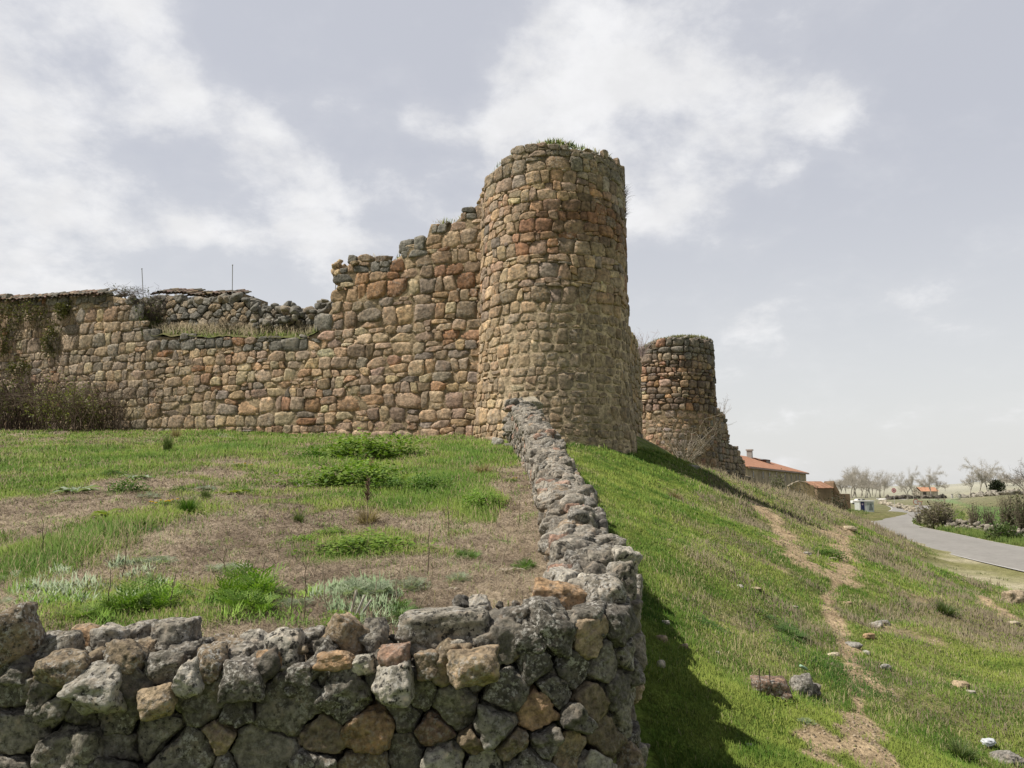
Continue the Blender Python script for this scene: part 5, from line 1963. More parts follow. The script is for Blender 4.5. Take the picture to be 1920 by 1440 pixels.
STK = [(688, 985, 100, 0, 'y'), (842, 1000, 80, 0, 0), (800, 1085, 100, .1, 0), (740, 1150, 105, .2, 1), (575, 1130, 70, -.1, 0), (612, 1160, 90, -.25, 1), (700, 1135, 40, .35, 1), (320, 1150, 75, .1, 0), (200, 1155, 80, 0, 0), (230, 1085, 85, 0, 0), (80, 1050, 85, 0, 0), (420, 1090, 70, 0, 0), (395, 1110, 70, -1.4, 1), (490, 1085, 40, .2, 0), (515, 1125, 70, -.2, 1), (570, 1180, 70, .02, 0),
       (660, 1178, 65, .02, 1), (1012, 1000, 110, .02, 1), (975, 985, 60, 0, 0), (940, 1070, 70, .4, 1), (100, 1160, 45, .8, 1), (170, 1150, 70, 1.5, 1), (60, 1110, 60, 1.6, 1), (545, 1165, 50, .1, 0), (780, 1150, 90, .6, 1)]
for px, py, hp, ln, cc in STK:
    h = hitf(px, py)
    H = hp / FPX * h[1]
    m = stalk_mesh(H * (1 / (1 + abs(ln)) if abs(ln) > .5 else 1), (ln * H * .6, rng.normal() * .1 * H), ((.20, .16, .11), (.40, .34, .25))[1 if cc == 1 else 0], rng.integers(1, 4), .0035 + .0001 * h[1])
    o = m.build('dry_stalk', M_STRAW)
    o.location = h - [0, 0, .02]
    tag(o, 'thin dry weed stalk standing up from the field', 'dry stalk', 'dry stalks standing in the field')
h = hitf(688, 948)
mb = MB()
for i in range(46):
    a, z0 = rng.uniform(0, 6.28), rng.uniform(.1, .62)
    d = np.array([cos(a) * .12, sin(a) * .12, rng.uniform(.05, .25)])
    mb.tube([[0, 0, z0], np.array([0, 0, z0]) + d * .6, np.array([0, 0, z0]) + d * (1.1 - z0)], [.008, .006, .004], 4, np.array([.15, .095, .065]) * rng.uniform(.7, 1.3))
mb.tube([[0, 0, 0], [.02, 0, .4], [0, .02, .78]], [.016, .012, .006], 5, (.14, .09, .06))
o = mb.build('dead_plant', M_TWIG)
o.location = h
o.scale = (.6, .6, .5)
tag(o, 'dead dark brown upright plant between the bright green mats', 'dead plant')
for px, py, ang_, lb in [(655, 1172, .15, 'two pale bleached broken stems standing behind the front wall')]:
    h = hitf(px, py)
    mb = MB()
    for k, dx in enumerate((0, .03, .05)):
        mb.tube([[dx, 0, 0], [dx + .04 + .02 * k, 0, .17 - .03 * k]], [.009, .007], 5, (.55, .52, .46))
    o = mb.build('bleached_stem', M_STRAW)
    o.location = h
    tag(o, lb, 'dry stalk')
# dead leaf litter by the return wall
h = hitf(950, 1085)
mb = broad_mesh(9, (.30, .25, .20), (.45, .40, .34), .12, .25)
o = mb.build('dead_leaf', M_STRAW)
o.location = h
o.scale = (.16, .10, .12)
tag(o, 'curled dead pale leaves lying by the return wall foot', 'dead leaves')


# ------------------------------------------------------------------ bushes, brambles
def twigs(mb, base, R, H, n, col, rad=.012, arch=.6, k=4, sub=3, spread=.0):
    base0 = np.asarray(base, float)
    for i in range(n):
        sa, sr = rng.uniform(0, 6.28), spread * R * sqrt(rng.random())
        base = base0 + [sr * cos(sa), sr * sin(sa) * .5, 0]
        a = rng.uniform(0, 6.28)
        r = R * sqrt(rng.random())
        hh = H * rng.uniform(.45, 1.05)
        t = np.linspace(0, 1, 7)
        rr = r * t ** 1.1
        zz = hh * np.sin(np.clip(t * (pi / 2 + arch), 0, pi)) if arch > .3 else hh * t
        ax = base + np.stack([np.cos(a + .5 * t * rng.normal()) * rr, np.sin(a + .3 * t) * rr, zz], 1) + rng.normal(size=(7, 3)) * R * .025
        c = np.array(col) * rng.uniform(.7, 1.3)
        mb.tube(ax, rad * (1.1 - .8 * t), k, c)
        for s in range(sub):
            j = rng.integers(2, 7)
            d = np.array([rng.normal(), rng.normal(), rng.uniform(-.1, .9)]) * R * rng.uniform(.12, .3)
            mb.tube([ax[j], ax[j] + d * .5 + rng.normal(size=3) * R * .02, ax[j] + d], [rad * .55, rad * .4, rad * .2], 3, c)


def leafcloud(mb, c, R, n, leaf, cA, cB, shell=.4, wl=.5):
    c, R = np.asarray(c, float), np.asarray(R, float)
    v = rng.normal(size=(n, 3))
    v /= np.linalg.norm(v, axis=1)[:, None]
    q = v * (rng.uniform(shell ** 3, 1, n) ** (1 / 3))[:, None]
    lump = 1 + .38 * fbm(v * 1.9 + rng.uniform(0, 50, 3), 3)
    dens = fbm(q * 2.6 + rng.uniform(0, 50, 3), 2)
    keep = dens > -.22
    p = c + q * lump[:, None] * R
    p, v, dens, q = p[keep], v[keep], dens[keep], q[keep]
    n = len(p)
    d = rng.normal(size=(n, 3)) + v * .5
    d /= np.linalg.norm(d, axis=1)[:, None]
    s = np.cross(d, rng.normal(size=(n, 3)))
    s /= np.linalg.norm(s, axis=1)[:, None]
    l = leaf * rng.uniform(.6, 1.5, n)[:, None]
    V = np.stack([p, p + d * l * .5 + s * l * wl * .5, p + d * l, p + d * l * .5 - s * l * wl * .5], 1).reshape(-1, 3)
    tone = np.clip(.5 + .5 * dens + .3 * rng.normal(size=n), 0, 1)[:, None]
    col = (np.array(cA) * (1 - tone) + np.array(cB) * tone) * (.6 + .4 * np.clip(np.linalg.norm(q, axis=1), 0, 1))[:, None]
    mb.add(V, np.arange(4 * n).reshape(-1, 4), np.repeat(col, 4, 0))


def bush(name, label, base, R, H, nl, leaf, cA, cB, ntw, twc, cat='bush', group=None, trad=.012, arch=.6, lumps=5, flat=1.0, spread=.12):
    t = thing(name, label, cat, base, 0, group)
    mb = MB()
    if ntw:
        twigs(mb, (0, 0, 0), R, H, ntw, twc, trad, arch, spread=spread)
        mb.build('branches', M_TWIG, t)
    if nl:
        mb = MB()
        for i in range(lumps):
            a = rng.uniform(0, 6.28)
            r = R * .55 * sqrt(rng.random())
            s = rng.uniform(.45, .75)
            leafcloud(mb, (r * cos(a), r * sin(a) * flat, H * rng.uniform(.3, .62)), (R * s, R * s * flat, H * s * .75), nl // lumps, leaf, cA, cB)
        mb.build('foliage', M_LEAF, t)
    return t


def atwall(px, py, w=.35):
    u, z = wpx(px, py, w)
    return wmap(np.array([u]), np.array([z]), np.array([w]))[0]


b = atwall(150, 806, .9)
b[2] = tz(b[0], b[1])
bush('bramble_bush', 'wide tangled bramble bush with yellow green leaves at the castle wall foot', b, 2.5, 1.9, 4200, .10, (.13, .15, .05), (.32, .33, .13), 130, (.15, .115, .085), 'bramble', trad=.014, flat=.5, spread=.75)
b = atwall(25, 808, 1.0)
b[2] = tz(b[0], b[1])
bush('bramble_bush', 'dark leafless bramble bush at the far left wall foot', b, 1.8, 2.2, 2000, .09, (.09, .10, .045), (.22, .23, .09), 150, (.115, .085, .07), 'bramble', trad=.014, flat=.5, spread=.75)
b = atwall(-90, 808, 1.0)
b[2] = tz(b[0], b[1])
bush('bramble_bush', 'bramble bush cut off by the left picture edge', b, 1.6, 2.0, 1500, .10, (.05, .06, .025), (.14, .15, .06), 120, (.12, .09, .07), 'bramble', trad=.014, flat=.5, spread=.75)
# hanging ivy, top left
t = thing('ivy', 'olive ivy hanging on the castle wall under the tile roof', 'ivy', atwall(60, 600, .12))
mb = MB()
for px, py, rx, rz in [(20, 590, 1.1, .7), (70, 588, 1.0, .65), (120, 580, .5, .4), (10, 640, .9, .7), (95, 640, .5, .9), (40, 690, .8, .5)]:
    leafcloud(mb, atwall(px, py, .12) - np.array(t.location), (rx, .16, rz), 900, .10, (.07, .075, .028), (.19, .18, .075), .1)
mb.build('foliage', M_LEAF, t)
mb = MB()
for i in range(50):
    p = atwall(rng.uniform(-20, 140), rng.uniform(560, 640), .1) - np.array(t.location)
    mb.tube([p, p + [rng.normal() * .25, 0, -.4], p + [rng.normal() * .4, 0, -rng.uniform(.6, 1.4)]], [.012, .010, .005], 4, np.array([.14, .11, .085]) * rng.uniform(.7, 1.2))
mb.build('vines', M_TWIG, t)
b = atwall(278, 612, -.55)
bush('wall_top_bush', 'leafless dark shrub growing on the wall ledge under the rod', b, 1.05, 1.55, 700, .07, (.06, .075, .03), (.16, .17, .07), 130, (.13, .105, .09), 'shrub', trad=.010, arch=.1)
b = atwall(232, 556, -.5)
bush('wall_top_bush', 'low twiggy growth on top of the wall beside the tile roof', b, .9, .45, 260, .06, (.07, .08, .03), (.16, .16, .07), 50, (.16, .13, .10), 'shrub', trad=.008, arch=.3)
b = atwall(430, 618, -.6)
bush('wall_top_bush', 'dry grey twigs along the middle of the wall ledge', b, 1.1, .5, 0, .06, (.1, .1, .05), (.2, .2, .1), 70, (.27, .23, .17), 'dry shrub', trad=.007, arch=.2)
# bare fig shrub below the shorter tower
h = hit(1283, 868)
h = np.array([.2244 * 42, 42.0, 0])
h[2] = tz(h[0], h[1])
bush('bare_shrub', 'pale leafless branching shrub in front of the shorter tower', h, 2.2, 2.5, 0, .1, (1, 1, 1), (1, 1, 1), 44, (.34, .30, .24), 'bare shrub', trad=.019, arch=.15)
p = P(1362, 835, 53)
bush('bare_shrub', 'thin bare twigs growing from the jagged wall stub', P(1352, 790, 52.5), 1.1, 1.9, 0, .1, (1, 1, 1), (1, 1, 1), 16, (.34, .29, .25), 'bare shrub', trad=.014, arch=.1)
bush('bare_shrub', 'faint pinkish bare shrub seen over the broken wall strip', P(1204, 668, 42), 1.0, 1.5, 0, .1, (1, 1, 1), (1, 1, 1), 34, (.42, .33, .32), 'bare shrub', trad=.010, arch=.1)

# ------------------------------------------------------------------ stones on the bank and in the field
ST = [(1447, 1306, 70, 50, (.24, .165, .125), 1.0, 'round reddish brown boulder on the bank'), (1505, 1300, 42, 44, (.30, .28, .25), .9, 'pointed pale grey boulder right of the brown one'), (1524, 1301, 26, 22, (.20, .18, .16), .9, 'small dark knob of rock at the foot of the pointed boulder'),
      (1240, 1202, 22, 16, (.34, .27, .19), .1, 'tan stone lying in the wall shadow'), (1283, 1214, 18, 9, (.30, .24, .18), .1, 'flat stone at the edge of the wall shadow'), (1241, 1250, 17, 16, (.50, .47, .41), .1, 'white angular stone in the wall shadow'), (1248, 1170, 16, 8, (.42, .41, .38), .2, 'pale stone near the upper end of the wall shadow'),
      (1601, 1213, 34, 13, (.34, .33, .30), .7, 'long flat grey stone beside the path'), (1631, 1197, 25, 12, (.42, .29, .17), .1, 'orange stone right of the path'), (1645, 1176, 24, 16, (.38, .36, .32), .8, 'grey stone above the orange one'), (1660, 1172, 18, 14, (.26, .25, .22), .8, 'darker stone touching the grey one right of the path'),
      (1563, 1230, 26, 9, (.52, .46, .34), .1, 'pale flat stone at the edge of the clover'), (1626, 1227, 13, 9, (.52, .50, .45), .2, 'small white stone under the long grey one'), (1661, 1255, 16, 12, (.36, .35, .33), .6, 'grey pebble right of the lower path'), (1803, 1290, 26, 15, (.46, .36, .24), .1, 'tan stone on the right bank'),
      (1820, 1300, 15, 9, (.40, .37, .32), .2, 'small grey stone beside the tan one on the right bank'), (1907, 1135, 44, 34, (.42, .34, .24), .2, 'big tan rock cut by the right picture edge'), (1893, 1432, 56, 24, (.32, .30, .27), .9, 'grey slab at the bottom right corner'), (1514, 1040, 17, 8, (.44, .42, .38), .3, 'pale stone above the far sandy path'),
      (1592, 992, 24, 9, (.50, .42, .30), .1, 'pale stone at the top of the far sandy path'), (1588, 1134, 20, 9, (.44, .33, .22), .1, 'tan stone beside the middle path'), (1388, 1102, 12, 8, (.50, .48, .43), .1, 'tiny white stone on the open bank'), (1902, 1172, 22, 10, (.46, .40, .30), .1, 'stone on the dirt at the right edge'), (1490, 1140, 14, 6, (.45, .42, .36), .2, 'tiny pale stone left of the middle path'),
      (1416, 1104, 22, 5, (.36, .30, .2), .1, 'thin flat stick-like stone on the open bank'), (1405, 1398, 12, 6, (.45, .43, .4), .1, 'tiny stone at the lower shadow edge'), (1345, 1225, 10, 6, (.45, .43, .4), .1, 'small pale stone in the grass right of the shadow'), (1560, 1050, 18, 8, (.42, .36, .27), .1, 'stone on dry soil left of the far path'), (1300, 878, 22, 10, (.36, .35, .33), .4, 'pale stone on the crest below the shorter tower')]
for px, py, w_, h_, c, li, lb in ST:
    h = hit(px, py)
    k = h[1] / FPX / 2 * 1.12
    V, F = free_rock((w_ * k, (w_ + h_) / 2 * k, h_ * k), 4 if w_ > 30 else 3, rng.uniform(8, 16), .12)
    o = mk('field_stone', V, [F], M_DRY, np.tile((*c, li), (len(V), 1)))
    o.location = h + [0, h_ * k * .3, h_ * k * .35]
    tag(o, lb, 'boulder' if w_ > 38 else 'stone', 'stones lying on the bank')
h = hitf(934, 833)
V, F = free_rock((.20, .15, .20), 3, 9, .1)
o = mk('field_stone', V, [F], M_DRY, np.tile((.44, .42, .37, .3), (len(V), 1)))
o.location = h + [0, 0, .1]
tag(o, 'pale upright stone in the field at the foot of the tall tower', 'stone')
for px, py, lb in [(1424, 1308, 'thin dark stake at the left end of the brown boulder'), (1443, 1310, 'thin dark stake in front of the middle of the brown boulder')]:
    h = hit(px, py)
    mb = MB()
    mb.tube([[0, 0, 0], [.004, 0, .13], [0, 0, .24]], .004, 5, (.07, .055, .045))
    o = mb.build('thin_stake', M_TWIG)
    o.location = h - [0, .02, .01]
    tag(o, lb, 'stake')
h = hit(1508, 1266)
mb = MB()
V, F = free_rock((.055, .02, .018), 2, 14, .05)
mb.add(V @ rotm(0, .5, .2).T, F, (.33, .50, .36))
o = mb.build('glass_shard', M_PAINT)
o.location = h + [0, 0, .07]
tag(o, 'pale green scrap lying behind the pointed boulder', 'litter')
h = hit(1853, 1398)
mb = MB()
V, F = free_rock((.075, .05, .03), 3, 6, .25)
mb.add(V, F, (.55, .58, .62))
o = mb.build('litter_bag', M_PAINT)
o.location = h + [0, 0, .03]
tag(o, 'crumpled pale blue white litter at the lower right of the bank', 'litter')


# ------------------------------------------------------------------ the valley: trees
def tree_meshes(h, wr, col, ntw, tw, droop=.2, levels=3, trunks=1):
    tr, cr = MB(), MB()
    col = np.array(col)

    def grow(p, d, L, r, lv):
        t = np.linspace(0, 1, 5)
        bend = rng.normal(size=3) * .18
        ax = p + d * (t * L)[:, None] + bend * (t ** 2 * L)[:, None]
        (tr if lv < 2 else cr).tube(ax, r * (1 - .55 * t), 5 if lv == 0 else 3, col * (.85 if lv < 2 else 1))
        if lv >= levels:
            return
        for c in range([5, 4, 4, 3][lv]):
            i = rng.integers(2, 5)
            nd = d + rng.normal(size=3) * wr * (.55 + .15 * lv) + np.array([0, 0, .15])
            nd /= np.linalg.norm(nd)
            grow(ax[i], nd, L * rng.uniform(.5, .75), r * .5, lv + 1)
    for k in range(trunks):
        d = np.array([rng.normal() * .12 * (trunks > 1) * 2, rng.normal() * .1, 1.0])
        grow(np.array([rng.normal() * .25 * (trunks - 1), rng.normal() * .25 * (trunks - 1), -.2]), d, h * .52, h * .020, 0)
    V = np.concatenate(cr.V) if cr.n else np.zeros((1, 3))
    # fine twigs: many thin slivers around the limb ends
    k = rng.integers(len(V), size=ntw)
    p = V[k] + rng.normal(size=(ntw, 3)) * h * .025
    d = rng.normal(size=(ntw, 3)) + [0, 0, .7]
    d /= np.linalg.norm(d, axis=1)[:, None]
    s = np.cross(d, rng.normal(size=(ntw, 3)))
    s /= np.linalg.norm(s, axis=1)[:, None]
    L = h * rng.uniform(.04, .11, ntw)[:, None]
    Q = np.stack([p - s * tw, p + s * tw, p + d * L], 1).reshape(-1, 3)
    cr.add(Q, np.arange(3 * ntw).reshape(-1, 3), np.repeat(col * rng.uniform(.85, 1.15, (ntw, 1)), 3, 0))
    return tr, cr


TP = []
for i, (wr, tr_) in enumerate([(.9, 1), (.75, 1), (1.05, 2)]):
    a, b_ = tree_meshes(10, wr, (.44, .41, .36), 3000, .020, trunks=tr_)  # tree colour paled toward the sky tint to stand for haze
    oa, ob = a.build('trunk', M_FAR), b_.build('crown', M_FAR)
    COL.objects.unlink(oa)
    COL.objects.unlink(ob)
    TP.append((oa.data, ob.data))


def bare_tree(label, px, pyb, hpx, Y, kind, group=None, wide=1.0):
    p = P(px, pyb, Y)
    z = min(p[2], tz(p[0], p[1]) + .3)
    H = (P(px, pyb - hpx, Y)[2] - z)
    t = thing('bare_tree', label, 'bare tree', (p[0], p[1], z), rng.uniform(0, 6.28), group)
    t.scale = (H / 9.5 * wide, H / 9.5 * wide, H / 9.5)
    for me, nm in zip(TP[kind], ('trunk', 'crown')):
        o = bpy.data.objects.new(nm, me)
        COL.objects.link(o)
        o.parent = t
    return t


for i, (px, hp, Y) in enumerate([(1576, 34, 370), (1586, 40, 360), (1595, 44, 350), (1605, 44, 365), (1614, 42, 380), (1623, 38, 350), (1632, 36, 370), (1641, 34, 385), (1650, 38, 360), (1657, 34, 390), (1568, 24, 400), (1600, 36, 420), (1617, 34, 430), (1636, 30, 440)]):
    bare_tree('pale leafless tree in the hazy grove behind the road', px, 930, hp, Y, i % 3, 'leafless grove behind the road', 1.25)
for px, pb, hp, Y, lb, wd in [(1703, 931, 36, 300, 'leafless tree left of the small orange roofed house', 1.1), (1713, 931, 42, 290, 'tall thin leafless tree closest to the small house on its left', .7), (1746, 920, 32, 340, 'leafless tree behind the small orange roofed house', 1.1), (1757, 920, 26, 345, 'leafless tree behind the right end of the small house', .9),
                              (1818, 930, 42, 260, 'leafless tree at the left of the pale group on the meadow edge', 1.0), (1836, 930, 54, 250, 'tallest leafless tree of the group on the meadow edge', 1.1), (1852, 926, 46, 262, 'leafless tree just left of the dark evergreen bush', 1.2), (1868, 922, 40, 300, 'leafless tree behind the dark evergreen bush', 1.0), (1728, 922, 22, 420, 'faint far leafless tree between the house trees', 1.2)]:
    bare_tree(lb, px, pb, hp, Y, rng.integers(3), None, wd)
for px, hp in [(1878, 22), (1890, 24), (1900, 20), (1912, 18), (1772, 10), (1690, 12)]:
    bare_tree('faint distant tree on the hazy horizon', px, 914 if px > 1800 else 918, hp, 560, rng.integers(3), 'faint far trees on the horizon', 1.5)
a, b_ = tree_meshes(10, .95, (.20, .17, .15), 900, .02, trunks=2)
t = thing('bare_tree', 'dark leafless tree leaning in at the right picture edge', 'bare tree', (*P(1930, 960, 112)[:2], -3.95), .6)
a.build('trunk', M_TWIG, t)
b_.build('crown', M_TWIG, t)
t.scale = (.78,) * 3


def far_bush(name, label, px, pyt, pyb, wpx_, Y, nl, cA, cB, ntw=0, twc=(.2, .17, .14), cat='bush', group=None):
    p = P(px, pyb, Y)
    z = min(tz(p[0], p[1]), p[2]) - .1
    H = P(px, pyt, Y)[2] - z
    R = wpx_ / 2 / FPX * Y
    return bush(name, label, (p[0], p[1], z), R, H, nl, R * .16, cA, cB, ntw, twc, cat, group, trad=.016 + .0002 * Y, arch=.15, lumps=6)


DKG = ((.018, .028, .014), (.05, .065, .03))
OLV = ((.06, .07, .035), (.15, .155, .085))
far_bush('evergreen_bush', 'dark round evergreen bush on the far meadow wall', 1875, 898, 922, 36, 250, 2600, *DKG, cat='evergreen')
far_bush('evergreen_bush', 'small dark green bush beside the left end of the small house', 1718, 911, 920, 16, 300, 900, *DKG, cat='evergreen')
far_bush('evergreen_bush', 'dark bush between the white gate posts', 1797, 921, 934, 11, 255, 600, *DKG, cat='evergreen')
far_bush('roadside_shrub', 'big brownish half bare shrub behind the traffic signs', 1762, 938, 986, 74, 79, 1300, (.14, .135, .085), (.26, .24, .16), 150, (.28, .24, .19), 'shrub')
far_bush('roadside_shrub', 'low shrub at the left foot of the big brownish one', 1728, 955, 982, 40, 86, 700, (.08, .09, .04), (.16, .17, .08), 70, (.2, .17, .13), 'shrub')
far_bush('roadside_shrub', 'thin upright shrub on the rubble wall, right of the big one', 1828, 942, 990, 34, 74, 350, *OLV, 80, (.22, .19, .14), 'shrub')
far_bush('roadside_shrub', 'thin bare shrub in the middle of the rubble wall', 1856, 946, 994, 34, 71, 300, *OLV, 80, (.2, .17, .13), 'shrub')
far_bush('roadside_shrub', 'tall pale shrub near the right picture edge', 1893, 925, 1002, 46, 66, 700, *OLV, 130, (.22, .19, .14), 'shrub')
far_bush('roadside_shrub', 'olive shrub cut by the right picture edge', 1921, 920, 1004, 50, 64, 900, *OLV, 120, (.19, .16, .12), 'shrub')
far_bush('roadside_shrub', 'low green shrub under the rubble wall at the right', 1880, 982, 1015, 70, 61, 1500, (.05, .10, .025), (.13, .17, .06), 20, cat='shrub')
far_bush('hillside_bush', 'olive round bush in front of the long red roofed building', 1456, 893, 925, 48, 80, 2200, (.09, .10, .05), (.19, .20, .11), 40, cat='bush')
far_bush('hillside_bush', 'grey green bush below the ochre ruin', 1494, 906, 930, 34, 78, 1200, (.09, .095, .06), (.19, .19, .13), 30, cat='bush')
far_bush('hillside_bush', 'dark bush in front of the ochre ruin', 1507, 917, 942, 30, 76, 1300, (.035, .04, .025), (.09, .09, .06), 40, cat='bush')
far_bush('hillside_bush', 'darkest bush between ochre ruin and red roofed shed', 1534, 909, 938, 20, 84, 1400, *DKG, cat='bush')
far_bush('hillside_bush', 'dark low bush at the foot of the red roofed shed', 1572, 930, 945, 44, 92, 1300, (.03, .035, .02), (.08, .085, .05), 20, cat='bush')
far_bush('hillside_bush', 'grey twiggy shrub on the crest left of the dark bushes', 1477, 918, 936, 36, 66, 500, (.12, .11, .09), (.24, .22, .18), 80, (.3, .28, .24), 'bush')
far_bush('hillside_bush', 'brown shrub on the crest below the long building', 1433, 905, 922, 40, 60, 500, (.08, .075, .045), (.16, .15, .09), 60, cat='bush')


# field walls of the valley
def rock_wall(name, label, pts, hgt, wid, rs, col, n, cat='stone wall', sub=2):
    pts = np.array(pts, float)
    pl = dense(pts, 60)
    t = thing(name, label, cat, (*pl[0], tz(*pl[0])))
    mb = MB()
    for i in range(n):
        p = pl[0] + 0
        q = rng.uniform(0, 58.9)
        k = int(q)
        p = pl[k] + (pl[k + 1] - pl[k]) * (q - k) + rng.normal(size=2) * wid
        f = rng.random()
        r = rs * rng.uniform(.5, 1.3)
        V, F = free_rock((r * 1.3, r, r * .75), sub, 10, .1)
        z = tz(p[0], p[1]) + f * hgt * (.75 + .25 * sin(q * .9))
        c = np.array(col) * rng.uniform(.65, 1.25)
        mb.add(V @ rotm(*(rng.normal(size=3) * .5)).T + [p[0], p[1], z] - np.array(t.location), F, (*c, .6))
    mb.build('stonework', M_CASTLE, t)
    return t


pw = lambda L: [hit(x, y)[:2] for x, y in L]
rock_wall('rubble_wall', 'tumbled pale stone wall between bushes along the right of the road', pw([(1732, 983), (1770, 990), (1805, 994), (1850, 999), (1900, 1008), (1960, 1016)]), .95, .35, .28, (.28, .255, .21), 170)
rock_wall('rubble_wall', 'low pale stone wall along the road bend left of the signs', pw([(1652, 944), (1672, 949), (1695, 955), (1722, 961)]), .8, .3, .42, (.40, .36, .28), 150)
rock_wall('field_wall', 'dark low stone wall in front of the small orange roofed house', pw([(1664, 937), (1700, 935.5), (1740, 935), (1772, 934.5)]), 1.3, .3, .65, (.13, .115, .10), 170)
rock_wall('field_wall', 'pale low stone wall along the top of the green meadow', pw([(1803, 933), (1835, 931), (1870, 929), (1930, 927)]), 1.3, .3, .6, (.30, .28, .24), 170)
rock_wall('field_wall', 'crumbled stone garden wall on the crest below the long building', [P(1462, 930, 66)[:2], P(1485, 935, 70)[:2], P(1500, 938, 74)[:2]], .9, .2, .3, (.34, .32, .29), 70)


# ------------------------------------------------------------------ the valley: buildings
def wallquad(mb, a, b, z0, z1, c):
    mb.add([(a[0], a[1], z0), (b[0], b[1], z0), (b[0], b[1], z1), (a[0], a[1], z1)], np.array([(0, 1, 2, 3)]), c)


# long red roofed building
Lc, Rc = P(1401, 878, 108), P(1511, 886, 150)
a2, b2 = np.array([Lc[0], Lc[1]]), np.array([Rc[0], Rc[1]])
dv = (b2 - a2) / np.linalg.norm(b2 - a2)
nv = np.array([-dv[1], dv[0]])           # away from the eye, to the left
if nv[1] < 0:
    nv = -nv
ze, Lb, Wb = 3.25, np.linalg.norm(b2 - a2), 13.0
bd = thing('long_building', 'long tan building with a hipped red tile roof beyond the castle', 'building', (a2[0], a2[1], -3.5), math.atan2(dv[1], dv[0]))
hz0 = 0
mb = MB()
zl = ze + 3.5
mb.add([(0, 0, 0), (Lb, 0, 0), (Lb, Wb, 0), (0, Wb, 0), (0, 0, zl), (Lb, 0, zl), (Lb, Wb, zl), (0, Wb, zl)], np.array([(0, 1, 5, 4), (1, 2, 6, 5), (2, 3, 7, 6), (3, 0, 4, 7)]), (.40, .335, .245))
mb.build('wall', M_PLASTER, bd, False)
mb = MB()
e, zr = .5, zl + 2.55
hp_ = 6.5
V = [(-e, -e, zl - .05), (Lb + e, -e, zl - .05), (Lb + e, Wb + e, zl - .05), (-e, Wb + e, zl - .05), (1.5, Wb / 2, zr), (Lb - hp_ * 2, Wb / 2, zr)]
mb.add(V, [np.array([(0, 1, 5, 4), (2, 3, 4, 5)]), np.array([(1, 2, 5), (3, 0, 4)]), np.array([(0, 3, 2, 1)])], (.42, .215, .135))
rf = mb.build('roof', M_FARTILE, bd, False)
mb = MB()
mb.box(-e, -e - .04, zl - .32, Lb + e, -e + .3, zl - .07, (.20, .11, .075))
mb.build('eaves', M_PAINT, rf, False)
for cx, cy, hh, c, lab in ((9.5, 5.4, 1.9, (.30, .09, .06), 'red brick chimney'), (27.5, 5.8, 1.5, (.34, .33, .32), 'grey chimney')):
    mb = MB()
    zb = zl + 2.0
    mb.box(cx - .42, cy - .42, zb - .6, cx + .42, cy + .42, zb + hh, c)
    mb.box(cx - .55, cy - .55, zb + hh + .003, cx + .55, cy + .55, zb + hh + .22, (.4, .36, .33))
    o = mb.build('chimney', M_PAINT, rf, False)
    o['label'] = lab
mb = MB()
cx, cy = 31, 3.6
zb = zl + 1.0
mb.box(cx - 1.7, cy - .2, zb, cx + 1.7, cy + 3, zb + 1.0, (.10, .055, .045))
mb.add([(cx - 2, cy - .5, zb + .95), (cx + 2, cy - .5, zb + .95), (cx + 2, cy + 3.5, zb + 1.5), (cx - 2, cy + 3.5, zb + 1.5)], np.array([(0, 1, 2, 3)]), (.42, .20, .12))
mb.build('dormer', M_PAINT, rf, False)
for x0, w_, h_, dz in [(3.2, .7, 1.0, 2.0), (9.6, .8, 1.2, 2.0), (14.2, .8, 1.1, 2.0), (19.5, .8, 1.2, 1.9), (23.3, .55, .8, 2.1), (26.6, .95, 1.6, 2.2), (32.4, .8, 1.5, 2.2), (37.4, .8, 1.2, 2.1), (40.6, .85, 1.5, 2.2)]:
    h_ *= .75
    w_ *= .9
    zc = zl - dz * .55
    mb = MB()
    fr = .13
    for bx in ((x0 - fr, zc - h_ / 2 - fr, x0, zc + h_ / 2 + fr), (x0 + w_, zc - h_ / 2 - fr, x0 + w_ + fr, zc + h_ / 2 + fr), (x0, zc + h_ / 2, x0 + w_, zc + h_ / 2 + fr), (x0, zc - h_ / 2 - fr, x0 + w_, zc - h_ / 2)):
        mb.box(bx[0], -.07, bx[1], bx[2], .05, bx[3], (.36, .30, .22))
    wn = mb.build('window', M_PAINT, bd, False)
    mb = MB()
    mb.box(x0 + .002, -.03, zc - h_ / 2 + .002, x0 + w_ - .002, .04, zc + h_ / 2 - .002, (.03, .03, .03))
    mb.build('pane', M_GLASS, wn, False)


def rough_wall(parent, name, P0, d, prof_, z0, thick, col, mat=None):
    """upright wall polygon with an irregular top, given a profile (t along d, z)"""
    d = np.array(d, float)
    nn = np.array([-d[1], d[0]])
    ts = np.linspace(prof_[0][0], prof_[-1][0], 40)
    zs = np.interp(ts, [p[0] for p in prof_], [p[1] for p in prof_]) + .07 * vnoise(np.stack([ts * 3, ts * 0, ts * 0], 1))
    A = P0[None] + d[None] * ts[:, None]
    B = A + nn * thick
    V = np.concatenate([np.concatenate([A, np.full((40, 1), z0)], 1), np.concatenate([A, zs[:, None]], 1), np.concatenate([B, zs[:, None]], 1), np.concatenate([B, np.full((40, 1), z0)], 1)]) - np.array(parent.location)
    i = np.arange(39)
    F = np.concatenate([np.stack([i + 40 * k, i + 1 + 40 * k, i + 41 + 40 * k, i + 40 + 40 * k], 1) for k in range(3)] + [np.array([[0, 40, 80, 120], [39, 79, 119, 159]])])
    return mk(name, V, [F], mat or M_PLASTER, np.tile(col, (160, 1)), parent, False)


